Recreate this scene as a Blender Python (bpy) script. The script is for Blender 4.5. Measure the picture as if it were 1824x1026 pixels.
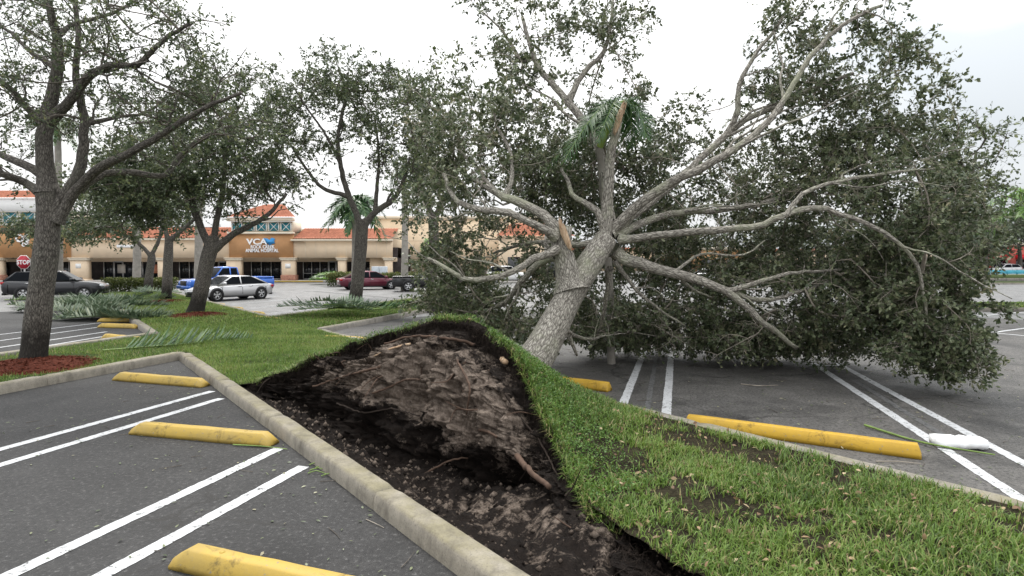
import bpy, math, random
import numpy as np
from mathutils import Vector

for _o in list(bpy.data.objects):
    bpy.data.objects.remove(_o)
SC = bpy.context.scene
COL = SC.collection
PI = math.pi
random.seed(7)
RNG = np.random.default_rng(11)

# ------------------------------------------------------------------ camera
F_PX, CX, CY, HOR, EYE = 1050.0, 912.0, 513.0, 468.0, 2.1
PITCH = math.atan((CY - HOR) / F_PX)
cam_d = bpy.data.cameras.new('camera')
cam_d.sensor_width = 36.0
cam_d.lens = 36.0 * F_PX / 1824.0
cam_d.clip_start = 0.05
cam_d.clip_end = 3000.0
cam = bpy.data.objects.new('camera', cam_d)
COL.objects.link(cam)
cam.location = (0, 0, EYE)
cam.rotation_euler = (PI / 2 - PITCH, 0, 0)
SC.camera = cam

# ------------------------------------------------------------------ world: bright overcast over a physical sky
SUN_EL, SUN_ROT = math.radians(58), math.radians(-20)
world = bpy.data.worlds.new('World')
SC.world = world
world.use_nodes = True
wn = world.node_tree
wn.nodes.clear()
w_out = wn.nodes.new('ShaderNodeOutputWorld')
w_bg = wn.nodes.new('ShaderNodeBackground')
w_sky = wn.nodes.new('ShaderNodeTexSky')
w_sky.sky_type = 'NISHITA'
w_sky.sun_disc = False
w_sky.sun_elevation = SUN_EL
w_sky.sun_rotation = SUN_ROT
w_sky.dust_density = 4.0
w_tc = wn.nodes.new('ShaderNodeTexCoord')
w_map = wn.nodes.new('ShaderNodeMapping')
w_map.inputs['Scale'].default_value = (1.0, 1.0, 2.6)
w_map.inputs['Location'].default_value = (0.35, 0.1, 0.0)
w_noise = wn.nodes.new('ShaderNodeTexNoise')
w_noise.inputs['Scale'].default_value = 1.5
w_noise.inputs['Detail'].default_value = 5.0
w_noise.inputs['Roughness'].default_value = 0.5
w_ramp = wn.nodes.new('ShaderNodeValToRGB')
w_ramp.color_ramp.elements[0].position = 0.36
w_ramp.color_ramp.elements[0].color = (9.6, 10.2, 10.7, 1)
w_ramp.color_ramp.elements[1].position = 0.56
w_ramp.color_ramp.elements[1].color = (16.0, 16.0, 16.0, 1)
w_mix = wn.nodes.new('ShaderNodeMixRGB')
w_mix.inputs['Fac'].default_value = 0.93
w_bg.inputs['Strength'].default_value = 0.1
wl = wn.links.new
wl(w_tc.outputs['Generated'], w_map.inputs['Vector'])
wl(w_map.outputs['Vector'], w_noise.inputs['Vector'])
wl(w_noise.outputs['Fac'], w_ramp.inputs['Fac'])
wl(w_sky.outputs['Color'], w_mix.inputs['Color1'])
wl(w_ramp.outputs['Color'], w_mix.inputs['Color2'])
# an overcast sky is three times as bright overhead as at the horizon
w_sep = wn.nodes.new('ShaderNodeSeparateXYZ'); wl(w_tc.outputs['Generated'], w_sep.inputs[0])
w_cie = wn.nodes.new('ShaderNodeMapRange'); w_cie.inputs['From Min'].default_value = 0.0; w_cie.inputs['From Max'].default_value = 1.0
w_cie.inputs['To Min'].default_value = 1 / 3; w_cie.inputs['To Max'].default_value = 1.0
wl(w_sep.outputs['Z'], w_cie.inputs['Value'])
w_mul = wn.nodes.new('ShaderNodeMixRGB'); w_mul.blend_type = 'MULTIPLY'; w_mul.inputs['Fac'].default_value = 1.0
wl(w_mix.outputs['Color'], w_mul.inputs['Color1']); wl(w_cie.outputs['Result'], w_mul.inputs['Color2'])
wl(w_mul.outputs['Color'], w_bg.inputs['Color'])
wl(w_bg.outputs['Background'], w_out.inputs['Surface'])

sun_d = bpy.data.lights.new('sun', 'SUN')
sun_d.energy = 1.3
sun_d.angle = math.radians(18)
sun_d.color = (1.0, 0.96, 0.9)
sun = bpy.data.objects.new('sun', sun_d)
COL.objects.link(sun)
_sd = Vector((math.sin(SUN_ROT) * math.cos(SUN_EL), math.cos(SUN_ROT) * math.cos(SUN_EL), math.sin(SUN_EL)))
sun.rotation_euler = _sd.to_track_quat('Z', 'Y').to_euler()

vs = SC.view_settings
vs.view_transform = 'Standard'
vs.look = 'None'
vs.exposure = 0.95
vs.gamma = 1.0
vs.use_curve_mapping = False
SC.cycles.use_denoising = True
SC.cycles.max_bounces = 4
SC.cycles.transparent_max_bounces = 6

# ------------------------------------------------------------------ helpers: places
_cp, _sp = math.cos(PITCH), math.sin(PITCH)
def ray(px, py):
    x, y = (px - CX) / F_PX, -(py - CY) / F_PX
    return np.array([x, _cp + y * _sp, -_sp + y * _cp])
def P(px, py, Y):
    d = ray(px, py)
    return np.array([0, 0, EYE]) + d * (Y / d[1])
def G(px, py, z=0.0):
    d = ray(px, py)
    return np.array([0, 0, EYE]) + d * ((z - EYE) / d[2])
# the planted median runs along U, its width along Wd; stalls and cars lie along SL
O2 = G(815, 1026)[:2]
U2 = G(400, 705)[:2] - O2
U2 = U2 / np.linalg.norm(U2)
W2 = np.array([U2[1], -U2[0]])
SL2 = np.array([0.28, 0.96]); SL2 = SL2 / np.linalg.norm(SL2)
SP2 = np.array([SL2[1], -SL2[0]])
def UW(u, w, z=0.0):
    q = O2 + U2 * u + W2 * w
    return np.array([q[0], q[1], z])
def to_uw(p):
    d = np.asarray(p)[:2] - O2
    return float(d @ U2), float(d @ W2)
def ray_w(px, py, w):
    """the point on the sight line of a pixel that lies above the line w = const of the median"""
    d = ray(px, py)
    t = (w + O2 @ W2) / (d[:2] @ W2)
    return np.array([0, 0, EYE]) + d * t

# ------------------------------------------------------------------ helpers: objects
def thing(name, label, cat, loc=(0, 0, 0), rz=0.0, group=None):
    o = bpy.data.objects.new(name, None)
    COL.objects.link(o)
    o.empty_display_size = 0.2
    o.location = [float(c) for c in loc]
    o.rotation_euler = (0, 0, rz)
    tag(o, label, cat, group)
    return o
def tag(o, label=None, cat=None, group=None, kind=None):
    if label: o['label'] = label
    if cat: o['category'] = cat
    if group: o['group'] = group
    if kind: o['kind'] = kind
    return o
def root_of(o):
    while o.parent: o = o.parent
    return o
def build(name, V, faces, mat, parent=None, local=False, smooth=False, attrs=None, kind=None):
    """one mesh object; V in world metres (or in the thing's own frame with local=True)"""
    V = np.asarray(V, dtype=np.float64).reshape(-1, 3)
    if parent is not None and not local:
        V = V - np.array(root_of(parent).location)
    me = bpy.data.meshes.new(name)
    if not isinstance(faces, (list, tuple)): faces = [faces]
    groups = []
    for f in faces:
        if isinstance(f, np.ndarray):
            if len(f): groups.append(f.astype(np.int32))
        else:
            groups.append(np.array([f], dtype=np.int32))
    nl = sum(g.size for g in groups); nf = sum(len(g) for g in groups)
    me.vertices.add(len(V)); me.vertices.foreach_set('co', V.ravel())
    me.loops.add(nl); me.polygons.add(nf)
    me.loops.foreach_set('vertex_index', np.concatenate([g.ravel() for g in groups]))
    sizes = np.concatenate([np.full(len(g), g.shape[1], np.int32) for g in groups])
    st = np.zeros(nf, np.int32); st[1:] = np.cumsum(sizes)[:-1]
    me.polygons.foreach_set('loop_start', st)
    if smooth: me.polygons.foreach_set('use_smooth', np.ones(nf, bool))
    for k, a in (attrs or {}).items():
        a = np.asarray(a, dtype=np.float32)
        at = me.attributes.new(k, 'FLOAT' if a.ndim == 1 else 'FLOAT_VECTOR', 'POINT')
        at.data.foreach_set('value' if a.ndim == 1 else 'vector', a.ravel())
    me.update(calc_edges=True); me.validate()
    if mat: me.materials.append(mat)
    o = bpy.data.objects.new(name, me)
    COL.objects.link(o)
    if parent is not None: o.parent = parent
    if kind: o['kind'] = kind
    return o
def share(name, me, parent, loc=(0, 0, 0), rot=(0, 0, 0), scale=(1, 1, 1)):
    o = bpy.data.objects.new(name, me); COL.objects.link(o)
    o.parent = parent; o.location = loc; o.rotation_euler = rot; o.scale = scale
    return o

class MB:
    """collects boxes, prisms and tubes into one mesh"""
    def __init__(s): s.v = []; s.f = []; s.n = 0
    def add(s, V, F):
        V = np.asarray(V, float).reshape(-1, 3)
        for f in F: s.f.append(tuple(int(i) + s.n for i in f))
        s.v.append(V); s.n += len(V); return s
    def box(s, x0, x1, y0, y1, z0, z1, b=0.0):
        if b <= 0:
            V = [(x, y, z) for z in (z0, z1) for y in (y0, y1) for x in (x0, x1)]
            return s.add(V, [(0, 2, 3, 1), (4, 5, 7, 6), (0, 1, 5, 4), (2, 6, 7, 3), (0, 4, 6, 2), (1, 3, 7, 5)])
        ring = [(x0 + b, y0), (x1 - b, y0), (x1, y0 + b), (x1, y1 - b), (x1 - b, y1), (x0 + b, y1), (x0, y1 - b), (x0, y0 + b)]
        cxm, cym = (x0 + x1) / 2, (y0 + y1) / 2
        def sc_(r, z): return [(cxm + (x - cxm) * (1 - r * 2 * b / max(x1 - x0, 1e-6)), cym + (y - cym) * (1 - r * 2 * b / max(y1 - y0, 1e-6)), z) for x, y in ring]
        rows = [sc_(1, z0), sc_(0, z0 + b), sc_(0, z1 - b), sc_(1, z1)]
        return s.loft(rows)
    def loft(s, rows, caps=True, closed=True):
        n = len(rows[0]); V = [p for r in rows for p in r]; F = []
        for i in range(len(rows) - 1):
            for j in range(n if closed else n - 1):
                k = (j + 1) % n
                F.append((i * n + j, i * n + k, (i + 1) * n + k, (i + 1) * n + j))
        if caps:
            F.append(tuple(range(n - 1, -1, -1))); F.append(tuple(range((len(rows) - 1) * n, len(rows) * n)))
        return s.add(V, F)
    def cyl(s, p0, p1, r0, r1=None, n=12):
        V, F = tube_np(np.array([p0, p1], float), np.array([r0, r0 if r1 is None else r1]), n)[:2]
        s.add(V, F.tolist()); m = len(V)
        s.f.append(tuple(s.n - m + i for i in range(n))[::-1]); s.f.append(tuple(s.n - n + i for i in range(n)))
        return s
    def quad(s, a, b, c, d): return s.add([a, b, c, d], [(0, 1, 2, 3)])
    def make(s, name, mat, parent=None, local=False, smooth=False, kind=None):
        by = {}
        for f in s.f: by.setdefault(len(f), []).append(f)
        return build(name, np.concatenate(s.v), [np.array(v) for v in by.values()], mat, parent, local, smooth, kind=kind)

def unit(a):
    return a / np.maximum(np.linalg.norm(a, axis=-1, keepdims=True), 1e-9)
def smooth_path(pts, step=0.2):
    pts = np.asarray(pts, float)
    if len(pts) < 3:
        n = max(2, int(np.linalg.norm(pts[-1] - pts[0]) / step) + 1)
        t = np.linspace(0, 1, n)[:, None]
        return pts[0] + (pts[-1] - pts[0]) * t
    q = np.vstack([2 * pts[0] - pts[1], pts, 2 * pts[-1] - pts[-2]])
    out = []
    for i in range(1, len(q) - 2):
        n = max(2, int(np.linalg.norm(q[i + 1] - q[i]) / step) + 1)
        t = np.linspace(0, 1, n, endpoint=False)[:, None]
        a, b, c, d = q[i - 1], q[i], q[i + 1], q[i + 2]
        out.append(0.5 * (2 * b + (c - a) * t + (2 * a - 5 * b + 4 * c - d) * t ** 2 + (3 * b - a - 3 * c + d) * t ** 3))
    out.append(pts[-1:])
    return np.vstack(out)
def tube_np(p, r, n=8, knobble=0.0, rng=RNG):
    p = np.asarray(p, float); r = np.asarray(r, float)
    T = unit(np.gradient(p, axis=0))
    m = unit(p[-1] - p[0])
    ref = np.eye(3)[np.argmin(np.abs(m))]
    Nn = unit(np.cross(T, ref)); B = np.cross(T, Nn)
    a = np.linspace(0, 2 * PI, n, endpoint=False)
    rr = r[:, None] * np.ones(n)
    if knobble > 0:
        ph = rng.uniform(0, 6.28, 6)
        L = np.concatenate([[0], np.cumsum(np.linalg.norm(np.diff(p, axis=0), axis=1))])[:, None]
        rr = rr * (1 + knobble * (np.sin(2 * a + ph[0] + L * 1.3) + 0.7 * np.sin(3 * a + ph[1] - L * 2.1) + 0.6 * np.sin(L * 5 + ph[2]) + .5 * np.sin(5 * a + ph[3] + L * .7)))
    V = p[:, None, :] + rr[..., None] * (np.cos(a)[None, :, None] * Nn[:, None, :] + np.sin(a)[None, :, None] * B[:, None, :])
    k = len(p)
    i, j = np.meshgrid(np.arange(k - 1), np.arange(n), indexing='ij')
    jn = (j + 1) % n
    Fq = np.stack([i * n + j, i * n + jn, (i + 1) * n + jn, (i + 1) * n + j], -1).reshape(-1, 4)
    L = np.concatenate([[0], np.cumsum(np.linalg.norm(np.diff(p, axis=0), axis=1))])
    tc = np.stack([np.cos(a)[None] * r[:, None], np.sin(a)[None] * r[:, None], L[:, None] * np.ones(n)], -1)
    return V.reshape(-1, 3), Fq, tc.reshape(-1, 3)
def vnoise(x, y, seed=0, octs=4, gain=0.55):
    """smooth value noise in the plane, about -1..1"""
    x = np.asarray(x, float); y = np.asarray(y, float)
    tot = np.zeros(np.broadcast(x, y).shape); amp = 1.0; s = 0
    for o in range(octs):
        f = 2.0 ** o
        xi, yi = np.floor(x * f).astype(np.int64), np.floor(y * f).astype(np.int64)
        xf, yf = x * f - xi, y * f - yi
        def h(a, b):
            n = (a * 374761393 + b * 668265263 + (seed + o * 17) * 974711) & 0x7fffffff
            n = ((n ^ (n >> 13)) * 1274126177) & 0x7fffffff
            return (n ^ (n >> 16)) / 0x3fffffff - 1.0
        sx, sy = xf * xf * (3 - 2 * xf), yf * yf * (3 - 2 * yf)
        tot = tot + amp * ((h(xi, yi) * (1 - sx) + h(xi + 1, yi) * sx) * (1 - sy) + (h(xi, yi + 1) * (1 - sx) + h(xi + 1, yi + 1) * sx) * sy)
        s += amp; amp *= gain
    return tot / s * 1.6
def grid_faces(nu, nv):
    i, j = np.meshgrid(np.arange(nu - 1), np.arange(nv - 1), indexing='ij')
    return np.stack([i * nv + j, (i + 1) * nv + j, (i + 1) * nv + j + 1, i * nv + j + 1], -1).reshape(-1, 4)
def polygon_inside(poly, x, y):
    poly = np.asarray(poly); ins = np.zeros(x.shape, bool)
    j = len(poly) - 1
    for i in range(len(poly)):
        xi, yi = poly[i]; xj, yj = poly[j]
        c = ((yi > y) != (yj > y)) & (x < (xj - xi) * (y - yi) / (yj - yi + 1e-12) + xi)
        ins ^= c; j = i
    return ins

# ------------------------------------------------------------------ materials
class Mat:
    def __init__(s, name, rough=0.8, spec=0.3, metallic=0.0):
        s.m = bpy.data.materials.new(name); s.m.use_nodes = True
        s.nt = s.m.node_tree; s.b = s.nt.nodes['Principled BSDF']; s.out = s.nt.nodes['Material Output']
        s.b.inputs['Roughness'].default_value = rough
        s.b.inputs['Specular IOR Level'].default_value = spec
        s.b.inputs['Metallic'].default_value = metallic
        s.tc = None
    def n(s, t, **kw):
        q = s.nt.nodes.new(t)
        for k, v in kw.items():
            if k in q.inputs: q.inputs[k].default_value = v
            else: setattr(q, k, v)
        return q
    def l(s, a, b): s.nt.links.new(a, b)
    def coord(s, kind='Object'):
        if s.tc is None: s.tc = s.n('ShaderNodeTexCoord')
        return s.tc.outputs[kind]
    def attr(s, name, vec=False):
        a = s.n('ShaderNodeAttribute', attribute_name=name)
        return a.outputs['Vector' if vec else 'Fac']
    def mapped(s, src, scale):
        m = s.n('ShaderNodeMapping'); m.inputs['Scale'].default_value = scale
        s.l(src, m.inputs['Vector']); return m.outputs['Vector']
    def noise(s, scale, detail=4, rough=0.6, src=None, dist=0.0):
        q = s.n('ShaderNodeTexNoise'); q.inputs['Scale'].default_value = scale
        q.inputs['Detail'].default_value = detail; q.inputs['Roughness'].default_value = rough
        q.inputs['Distortion'].default_value = dist
        s.l(src or s.coord(), q.inputs['Vector']); return q.outputs['Fac']
    def voro(s, scale, feature='F1', src=None, out='Distance'):
        q = s.n('ShaderNodeTexVoronoi', feature=feature); q.inputs['Scale'].default_value = scale
        s.l(src or s.coord(), q.inputs['Vector']); return q.outputs[out]
    def ramp(s, fac, stops, interp='LINEAR'):
        r = s.n('ShaderNodeValToRGB'); e = r.color_ramp.elements; r.color_ramp.interpolation = interp
        while len(e) < len(stops): e.new(0.5)
        for k, (p, c) in enumerate(stops):
            e[k].position = p
            e[k].color = (c, c, c, 1) if not isinstance(c, (tuple, list)) else (*c[:3], 1)
        s.l(fac, r.inputs['Fac']); return r.outputs['Color']
    def mix(s, fac, a, b, mode='MIX'):
        q = s.n('ShaderNodeMixRGB', blend_type=mode)
        for v, k in ((fac, 'Fac'), (a, 'Color1'), (b, 'Color2')):
            if hasattr(v, 'is_output') or isinstance(v, bpy.types.NodeSocket): s.l(v, q.inputs[k])
            elif k == 'Fac': q.inputs[k].default_value = v
            else: q.inputs[k].default_value = (*v[:3], 1)
        return q.outputs['Color']
    def base(s, c):
        if isinstance(c, bpy.types.NodeSocket): s.l(c, s.b.inputs['Base Color'])
        else: s.b.inputs['Base Color'].default_value = (*c[:3], 1)
        return s
    def rough(s, sock): s.l(sock, s.b.inputs['Roughness']); return s
    def bump(s, h, strength=0.4, dist=0.02):
        q = s.n('ShaderNodeBump'); q.inputs['Strength'].default_value = strength; q.inputs['Distance'].default_value = dist
        s.l(h, q.inputs['Height']); s.l(q.outputs['Normal'], s.b.inputs['Normal']); return s
    def translucent(s, amount, col):
        t = s.n('ShaderNodeBsdfTranslucent'); mx = s.n('ShaderNodeMixShader'); mx.inputs['Fac'].default_value = amount
        s.l(col, t.inputs['Color']); s.l(s.b.outputs['BSDF'], mx.inputs[1]); s.l(t.outputs['BSDF'], mx.inputs[2])
        s.l(mx.outputs['Shader'], s.out.inputs['Surface']); return s
def plain(name, c, rough=0.6, spec=0.3, metallic=0.0, var=0.12, scale=3.0):
    m = Mat(name, rough, spec, metallic)
    n = m.noise(scale, 5)
    m.base(m.ramp(n, [(0.3, tuple(x * (1 - var) for x in c)), (0.7, tuple(min(1, x * (1 + var)) for x in c))]))
    return m.m

def asphalt(name, dark, light, rough0, rough1):
    m = Mat(name, 0.7, 0.5)
    big = m.noise(0.35, 5, 0.6); mid = m.noise(2.2, 6, 0.65, dist=0.6); fine = m.noise(24, 5, 0.85); grit = m.voro(85)
    c = m.ramp(big, [(0.3, dark), (0.7, light)])
    c = m.mix(m.ramp(mid, [(0.46, 0.0), (0.7, 0.7)]), c, tuple(x * 1.5 for x in light))
    c = m.mix(m.ramp(m.noise(0.9, 4, 0.5), [(0.53, 0.0), (0.66, 0.7)]), c, tuple(x * 0.4 for x in dark))
    c = m.mix(m.ramp(fine, [(0.4, 0.9), (0.49, 0.0)]), c, (0.008, 0.008, 0.009))
    c = m.mix(m.ramp(fine, [(0.56, 0.0), (0.66, 0.75)]), c, (0.15, 0.147, 0.145))
    wob = m.n('ShaderNodeVectorMath', operation='ADD')
    nz = m.n('ShaderNodeTexNoise', Scale=1.3, Detail=6.0); m.l(m.coord(), nz.inputs['Vector'])
    m.l(m.coord(), wob.inputs[0]); m.l(nz.outputs['Color'], wob.inputs[1])
    crack = m.voro(0.33, 'DISTANCE_TO_EDGE', wob.outputs[0])
    gate = m.ramp(m.noise(0.25, 3), [(0.42, 0.0), (0.5, 1.0)])
    cr = m.mix(1.0, m.ramp(crack, [(0.0, 0.95), (0.009, 0.0)]), gate, 'MULTIPLY')
    c = m.mix(cr, c, (0.012, 0.011, 0.01))
    m.base(c)
    m.rough(m.ramp(big, [(0.3, rough0), (0.7, rough1)]))
    m.bump(m.mix(0.5, fine, grit), 0.7, 0.012)
    return m.m
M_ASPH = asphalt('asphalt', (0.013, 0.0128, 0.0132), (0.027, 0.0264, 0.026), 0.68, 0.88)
M_ASPH_R = asphalt('worn_warm_asphalt', (0.062, 0.059, 0.055), (0.098, 0.093, 0.087), 0.6, 0.8)  # older, warmer lot; colour also lightened to offset the fallen crown's shadow
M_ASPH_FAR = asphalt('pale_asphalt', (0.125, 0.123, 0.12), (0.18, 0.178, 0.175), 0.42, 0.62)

def paint(name, c, under, wear=0.5):
    m = Mat(name, 0.65, 0.35)
    a = m.noise(11, 8, 0.8, dist=1.2); b = m.noise(2.3, 4)
    base = m.ramp(b, [(0.3, tuple(x * 0.86 for x in c)), (0.7, c)])
    f = m.ramp(a, [(wear, 0.0), (wear + 0.06, 1.0)])
    m.base(m.mix(f, base, under)); m.bump(m.noise(90, 3), 0.35, 0.004)
    return m.m
M_LINE = paint('white_road_paint', (0.54, 0.55, 0.56), (0.05, 0.05, 0.05), 0.545)
M_LINE_OLD = paint('faded_road_paint', (0.13, 0.13, 0.13), (0.05, 0.05, 0.05), 0.5)
def yellow(name, c, dirt):
    m = Mat(name, 0.6, 0.35)
    a = m.noise(3.2, 6, 0.7); b = m.noise(22, 5, 0.7)
    base = m.mix(m.ramp(a, [(0.42, 0.0), (0.75, 0.7)]), c, dirt)
    base = m.mix(m.ramp(m.noise(5, 7, 0.8, dist=1.0), [(0.54, 0.0), (0.68, 0.75)]), base, tuple(x * 0.3 for x in dirt))
    base = m.mix(m.ramp(b, [(0.62, 0.0), (0.66, 0.9)]), base, (0.24, 0.215, 0.16))
    m.base(base); m.bump(b, 0.25, 0.01); return m.m
M_YEL_OLD = yellow('weathered_yellow_paint', (0.44, 0.3, 0.06), (0.3, 0.225, 0.085))
M_YEL = yellow('yellow_paint', (0.52, 0.32, 0.03), (0.36, 0.22, 0.035))

def concrete(name, c, moss, dark, amount):
    m = Mat(name, 0.88, 0.25)
    a = m.noise(1.7, 6, 0.7); b = m.noise(9, 6, 0.7); f = m.noise(70, 4, 0.7)
    base = m.ramp(b, [(0.3, tuple(x * 0.75 for x in c)), (0.7, tuple(x * 1.15 for x in c))])
    geo = m.n('ShaderNodeNewGeometry'); sep = m.n('ShaderNodeSeparateXYZ'); m.l(geo.outputs['Normal'], sep.inputs[0])
    up = m.ramp(sep.outputs['Z'], [(0.35, 0.0), (0.8, 1.0)])
    base = m.mix(m.mix(1.0, up, m.ramp(a, [(0.36, 0.0), (0.6, amount)]), 'MULTIPLY'), base, moss)
    base = m.mix(m.ramp(m.noise(2.6, 5, 0.75, m.mapped(m.coord(), (1, 1, 0.35))), [(0.5, 0.0), (0.68, 0.7)]), base, dark)
    base = m.mix(m.ramp(f, [(0.36, 0.6), (0.46, 0.0)]), base, tuple(x * 0.4 for x in c))
    m.base(base); m.bump(m.mix(0.6, f, b), 0.5, 0.012); return m.m
M_KERB = concrete('mossy_kerb_concrete', (0.29, 0.265, 0.22), (0.19, 0.17, 0.09), (0.085, 0.076, 0.062), 0.65)
M_KERB_FAR = concrete('kerb_concrete', (0.27, 0.25, 0.22), (0.2, 0.18, 0.09), (0.1, 0.095, 0.085), 0.5)

def soil_mat():
    m = Mat('torn_soil', 0.95, 0.15)
    d = m.attr('deep'); a = m.noise(3.4, 9, 0.78); b = m.noise(13, 9, 0.8); f = m.noise(60, 4, 0.7)
    sand = m.ramp(b, [(0.25, (0.03, 0.02, 0.014)), (0.46, (0.15, 0.118, 0.095)), (0.68, (0.38, 0.31, 0.255))])
    humus_and_shade = m.ramp(b, [(0.3, (0.005, 0.004, 0.0035)), (0.7, (0.028, 0.02, 0.016))])  # humus colour, also used as painted shade low on the root plate
    ad = m.n('ShaderNodeMath', operation='ADD'); sb = m.n('ShaderNodeMath', operation='MULTIPLY_ADD')
    m.l(a, sb.inputs[0]); sb.inputs[1].default_value = 3.0; sb.inputs[2].default_value = -1.5
    m.l(d, ad.inputs[0]); m.l(sb.outputs[0], ad.inputs[1])
    m.base(m.mix(m.ramp(ad.outputs[0], [(0.36, 0.0), (0.6, 1.0)]), humus_and_shade, sand))
    m.bump(m.mix(0.4, b, f), 1.0, 0.09); return m.m
M_SOIL = soil_mat()
def turf_base():
    m = Mat('turf_soil', 0.95, 0.1)
    a = m.noise(2.5, 6); b = m.noise(30, 5)
    c = m.ramp(b, [(0.3, (0.022, 0.03, 0.01)), (0.6, (0.05, 0.075, 0.02)), (0.8, (0.1, 0.1, 0.045))])
    m.base(m.mix(m.ramp(a, [(0.62, 0.0), (0.72, 0.8)]), c, (0.02, 0.015, 0.011)))
    m.bump(b, 0.8, 0.03); return m.m
M_TURF = turf_base()
def bare_turf():
    m = Mat('bare_turf_soil', 0.95, 0.1); a = m.noise(2.2, 6); b = m.noise(34, 7, 0.8)
    c = m.ramp(b, [(0.3, (0.012, 0.01, 0.007)), (0.55, (0.05, 0.043, 0.026)), (0.75, (0.15, 0.125, 0.08))])
    m.base(m.mix(m.ramp(a, [(0.5, 0.0), (0.66, 0.8)]), c, (0.014, 0.011, 0.009))); m.bump(b, 1.0, 0.04); return m.m
M_TURF_BARE = bare_turf()
def leafy(name, stops, rough=0.45, trans=0.25, spec=0.4):
    m = Mat(name, rough, spec)
    c = m.ramp(m.attr('tint'), stops); m.base(c); m.translucent(trans, c); return m.m
M_GRASS = leafy('grass_blades', [(0.0, (0.045, 0.085, 0.016)), (0.45, (0.115, 0.2, 0.032)), (0.8, (0.2, 0.29, 0.06)), (0.9, (0.24, 0.25, 0.08)), (1.0, (0.33, 0.26, 0.14))], 0.5, 0.3)
M_WEED = leafy('weed_leaves', [(0.0, (0.04, 0.1, 0.02)), (0.6, (0.1, 0.2, 0.035)), (1.0, (0.17, 0.27, 0.05))], 0.5, 0.3)
M_LEAF_OAK = leafy('dusty_oak_leaves', [(0.0, (0.042, 0.064, 0.03)), (0.4, (0.108, 0.138, 0.068)), (0.75, (0.185, 0.21, 0.112)), (0.9, (0.26, 0.262, 0.15)), (1.0, (0.35, 0.32, 0.21))], 0.42, 0.25, 0.5)
M_LEAF_TREE = leafy('tree_leaves', [(0.0, (0.045, 0.066, 0.036)), (0.5, (0.108, 0.142, 0.068)), (0.85, (0.185, 0.218, 0.095)), (1.0, (0.27, 0.27, 0.12))], 0.45, 0.28, 0.45)
M_LEAF_FAR = leafy('far_leaves', [(0.0, (0.05, 0.07, 0.045)), (0.6, (0.09, 0.12, 0.065)), (1.0, (0.15, 0.18, 0.085))], 0.6, 0.25)
M_FROND = leafy('palm_leaflets', [(0.0, (0.02, 0.06, 0.022)), (0.6, (0.055, 0.13, 0.04)), (1.0, (0.15, 0.22, 0.07))], 0.4, 0.25)
M_FROND_GREY = leafy('wilted_palm_leaflets', [(0.0, (0.05, 0.09, 0.05)), (0.6, (0.12, 0.17, 0.1)), (1.0, (0.26, 0.27, 0.15))], 0.5, 0.25)
M_FROND_LIME = leafy('bright_palm_leaflets', [(0.0, (0.06, 0.14, 0.025)), (0.6, (0.14, 0.28, 0.045)), (1.0, (0.3, 0.38, 0.09))], 0.4, 0.3)
M_HEDGE = leafy('hedge_leaves', [(0.0, (0.03, 0.05, 0.012)), (0.6, (0.09, 0.115, 0.025)), (1.0, (0.2, 0.2, 0.05))], 0.5, 0.25)
M_STALK = plain('palm_stalk', (0.16, 0.24, 0.06), 0.5, 0.3, var=0.3, scale=8)
M_CROWNSHAFT = plain('palm_crownshaft', (0.24, 0.34, 0.07), 0.4, 0.4, var=0.2, scale=5)

def bark(name, dark, light, moss, sc=1.0, moss_amt=0.6, wet=False):
    m = Mat(name, 0.92, 0.2)
    v = m.mapped(m.attr('tc', True), (1, 1, 0.3))
    nzv = m.n('ShaderNodeTexNoise', Scale=6.0, Detail=3.0); m.l(v, nzv.inputs['Vector'])
    wob = m.n('ShaderNodeMixRGB', Fac=0.12); m.l(v, wob.inputs['Color1']); m.l(nzv.outputs['Color'], wob.inputs['Color2'])
    e = m.voro(38 * sc, 'DISTANCE_TO_EDGE', wob.outputs['Color'])
    n1 = m.noise(34 * sc, 6, 0.7, v); big = m.noise(1.6, 5, 0.6, m.attr('tc', True))
    c = m.ramp(e, [(0.0, dark), (0.1, tuple(0.45 * a + 0.55 * b for a, b in zip(dark, light))), (0.35, light)])
    c = m.mix(m.ramp(n1, [(0.35, 0.65), (0.6, 0.0)]), c, dark)
    c = m.mix(m.ramp(big, [(0.5, 0.0), (0.68, moss_amt)]), c, moss)
    if wet:
        sz = m.n('ShaderNodeSeparateXYZ'); m.l(m.attr('tc', True), sz.inputs[0])
        ad = m.n('ShaderNodeMath', operation='MULTIPLY_ADD'); m.l(m.noise(5, 6, .7, m.attr('tc', True)), ad.inputs[0]); ad.inputs[1].default_value = 1.1; m.l(sz.outputs['Z'], ad.inputs[2])
        dv = m.n('ShaderNodeMath', operation='MULTIPLY'); m.l(ad.outputs[0], dv.inputs[0]); dv.inputs[1].default_value = 0.4
        c = m.mix(m.ramp(dv.outputs[0], [(0.5, 0.85), (0.72, 0.0)]), c, tuple(x * 0.45 for x in dark))
    m.base(c); m.bump(m.mix(0.35, e, n1), 0.9, 0.03); return m.m
M_BARK = bark('oak_bark', (0.075, 0.066, 0.056), (0.52, 0.49, 0.43), (0.31, 0.33, 0.22))
M_BARK_DARK = bark('dark_bark', (0.034, 0.03, 0.027), (0.24, 0.22, 0.195), (0.15, 0.15, 0.12), 1.0, 0.35, True)
M_TWIG = plain('twig_bark', (0.28, 0.25, 0.21), 0.9, 0.2, var=0.35, scale=6)
M_TWIG_DARK = plain('dark_twig_bark', (0.115, 0.1, 0.085), 0.9, 0.2, var=0.35, scale=6)
M_PALMBARK = plain('palm_bark', (0.3, 0.28, 0.25), 0.9, 0.2, var=0.2, scale=4)
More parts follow.
